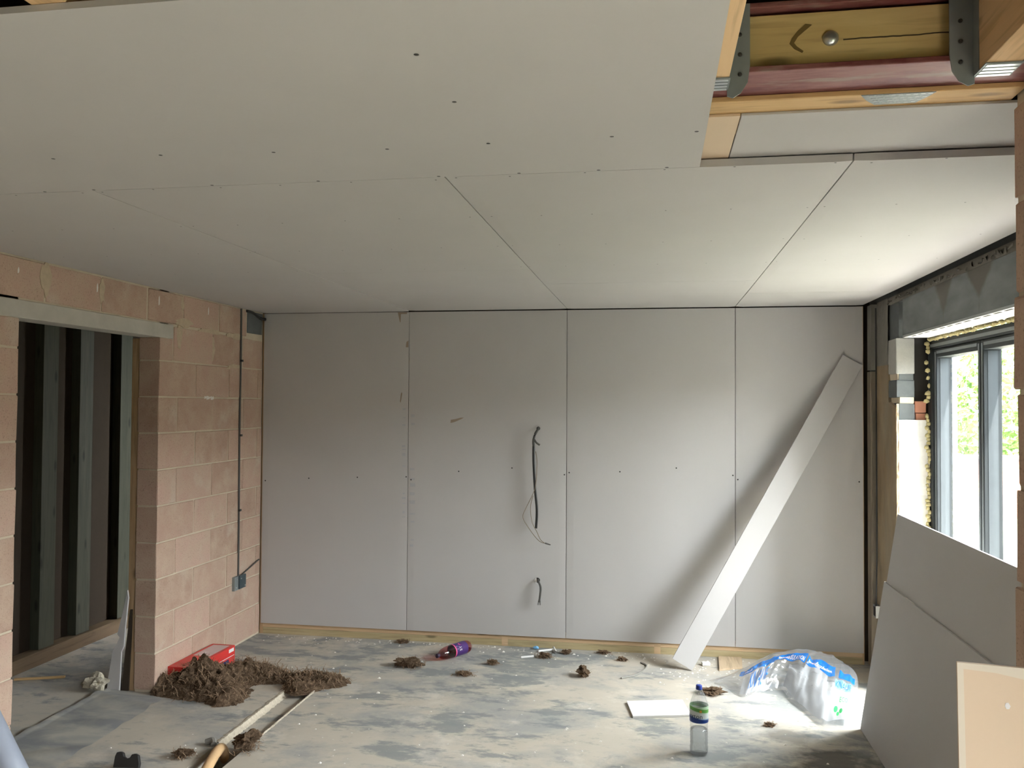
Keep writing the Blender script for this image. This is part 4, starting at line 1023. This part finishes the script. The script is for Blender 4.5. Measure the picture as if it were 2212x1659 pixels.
def back(u, v):
    a = bag(u, 0); k = min(1, a.z * 8)
    y = a.y + v * (.05 + .16 * k); z = a.z * (1 - v ** 1.6) + .012 * noise.noise(Vector((u * 18, v * 4, 12))) * math.sin(math.pi * v) * k + .002
    return Vector((a.x - .03 * v, y, max(z, .003))) - BO
MB().grid(back, 90, 22).build('back_sheet', M['film'], bgo, smooth=True, closed=False)
def patch(name, mat, u0, u1, v0, v1, lift, nu=40, nv=10, wave=0):
    def fn(a, b):
        u = u0 + (u1 - u0) * a; k = wave * math.sin(a * 9)
        return bag(u, v0 + (v1 - v0) * b + k, lift) - BO
    return MB().grid(fn, nu, nv).build(name, mat, bgo, smooth=True, closed=False)
patch('white_panel', M['filmwhite'], .17, .33, .42, .95, .0012)
patch('white_panel', M['filmwhite'], .47, .93, .46, .93, .0012)
patch('white_panel', M['filmwhite'], .56, .72, .30, .95, .0016)
patch('blue_band', M['filmblue'], .14, .37, .16, .40, .002, wave=.02)
patch('blue_band', M['filmblue'], .37, .55, .15, .37, .002, wave=-.02)
patch('blue_band', M['filmblue'], .56, .76, .17, .37, .002, wave=.02)
patch('blue_band', M['filmblue'], .79, .92, .22, .36, .002, wave=.01)
patch('blue_print', M['filmltblue'], .77, .90, .40, .55, .002)
patch('blue_print', M['filmltblue'], .86, .93, .62, .95, .0022)
def bagtext(body, u0, v0, du, dv, mat, flip=1):
    tv, tf = text_points(body, 1.0, sub=3); wmax = max(x for x, y in tv)
    MB().add([bag(u0 + du * x / wmax, v0 - dv * y / .72, .0055) - BO for x, y in tv], tf).build('lettering', mat, bgo, closed=False)
bagtext('KNAUF', .215, .86, .14, .40, M['filmblue'])
bagtext('KNAUFINSULATION', .39, .33, .15, .10, M['whiteprint'])
bagtext('knaufinsulation', .57, .32, .17, .07, M['whiteprint'])
bagtext('.co.uk', .165, .36, .05, .07, M['whiteprint'])
bagtext('KNAUF', .775, .52, .11, .10, M['filmblue'])
bagtext('ECO', .815, .72, .05, .07, M['filmgreen'])
for u, v, s_ in ((.80, .80, .018), (.83, .83, .012), (.815, .86, .011)):
    MB().add([bag(u + s_ * .7 * math.cos(k * .524), v + s_ * 2.2 * math.sin(k * .524), .003) - BO for k in range(12)], [tuple(range(12))]).build('green_dot', M['filmgreen'], bgo, closed=False)
# ---- foam strip scraps, blue cap, crumbs
for k, (pts, lab) in enumerate((([(2.10, -.275, .008), (2.14, -.262, .01), (2.185, -.245, .012)], 'short white foam strip lying beside a wool tuft'), ([(2.20, -.11, .010), (2.25, -.085, .012), (2.30, -.065, .014), (2.33, -.12, .012), (2.30, -.03, .02)], 'bent white foam strip lying along the sole plate'))):
    o = MB().tube(pts, .008, 6).build('foam_strip', M['white_pl']); setorigin(o, (pts[1][0], pts[1][1], 0)); tag(o, lab, 'foam scrap')
o = rock('blue_plastic_scrap', (2.171, -.032, 0), (.022, .012, .012), plain('sky_blue_plastic', (.18, .42, .68), .4), 'tiny sky blue plastic scrap near the sole plate', 'scrap', 41)
o = MB().box(-.028, .028, -.018, .018, 0, .022).build('plaster_chunk', M['crumb'], bevel=.004); o.location = (3.37, -.20, .001); o.rotation_euler = (0, 0, .2); tag(o, 'small white plaster chunk beside the foot of the leaning strip', 'rubble')
m = MB(); rr = random.Random(8)
for k in range(420):
    band = rr.random()
    if band < .4: x, y = rr.uniform(.1, 4.1), -abs(rr.gauss(0, .09)) - .01
    elif band < .85: x, y = rr.uniform(.2, 4.0), rr.uniform(-2.5, -.1)
    else: x, y = rr.gauss(3.3, .15), rr.gauss(-.4, .12)
    if TX0 - .02 < x < TX1 + .02 and y < TY1: continue
    if y > -.012: continue
    s_ = rr.uniform(.002, .0065) * (1.5 if rr.random() < .12 else 1)
    c = Vector((x, y, 0)); vs_ = [c + Vector((rr.uniform(-s_, s_) * 1.3, rr.uniform(-s_, s_), 0)) for q_ in range(4)] + [c + Vector((rr.uniform(-s_, s_) * .4, rr.uniform(-s_, s_) * .4, s_))]
    m.add([c + Vector((-s_ * 1.2, -s_ * .8, 0)), c + Vector((s_, -s_, 0)), c + Vector((s_ * 1.1, s_ * .8, 0)), c + Vector((-s_ * .8, s_, 0)), vs_[4]], [(3, 2, 1, 0), (0, 1, 4), (1, 2, 4), (2, 3, 4), (3, 0, 4)])
o = m.build('plaster_crumbs', M['crumb'], floor); tag(o, 'white plaster crumbs scattered over the concrete', kind='stuff')
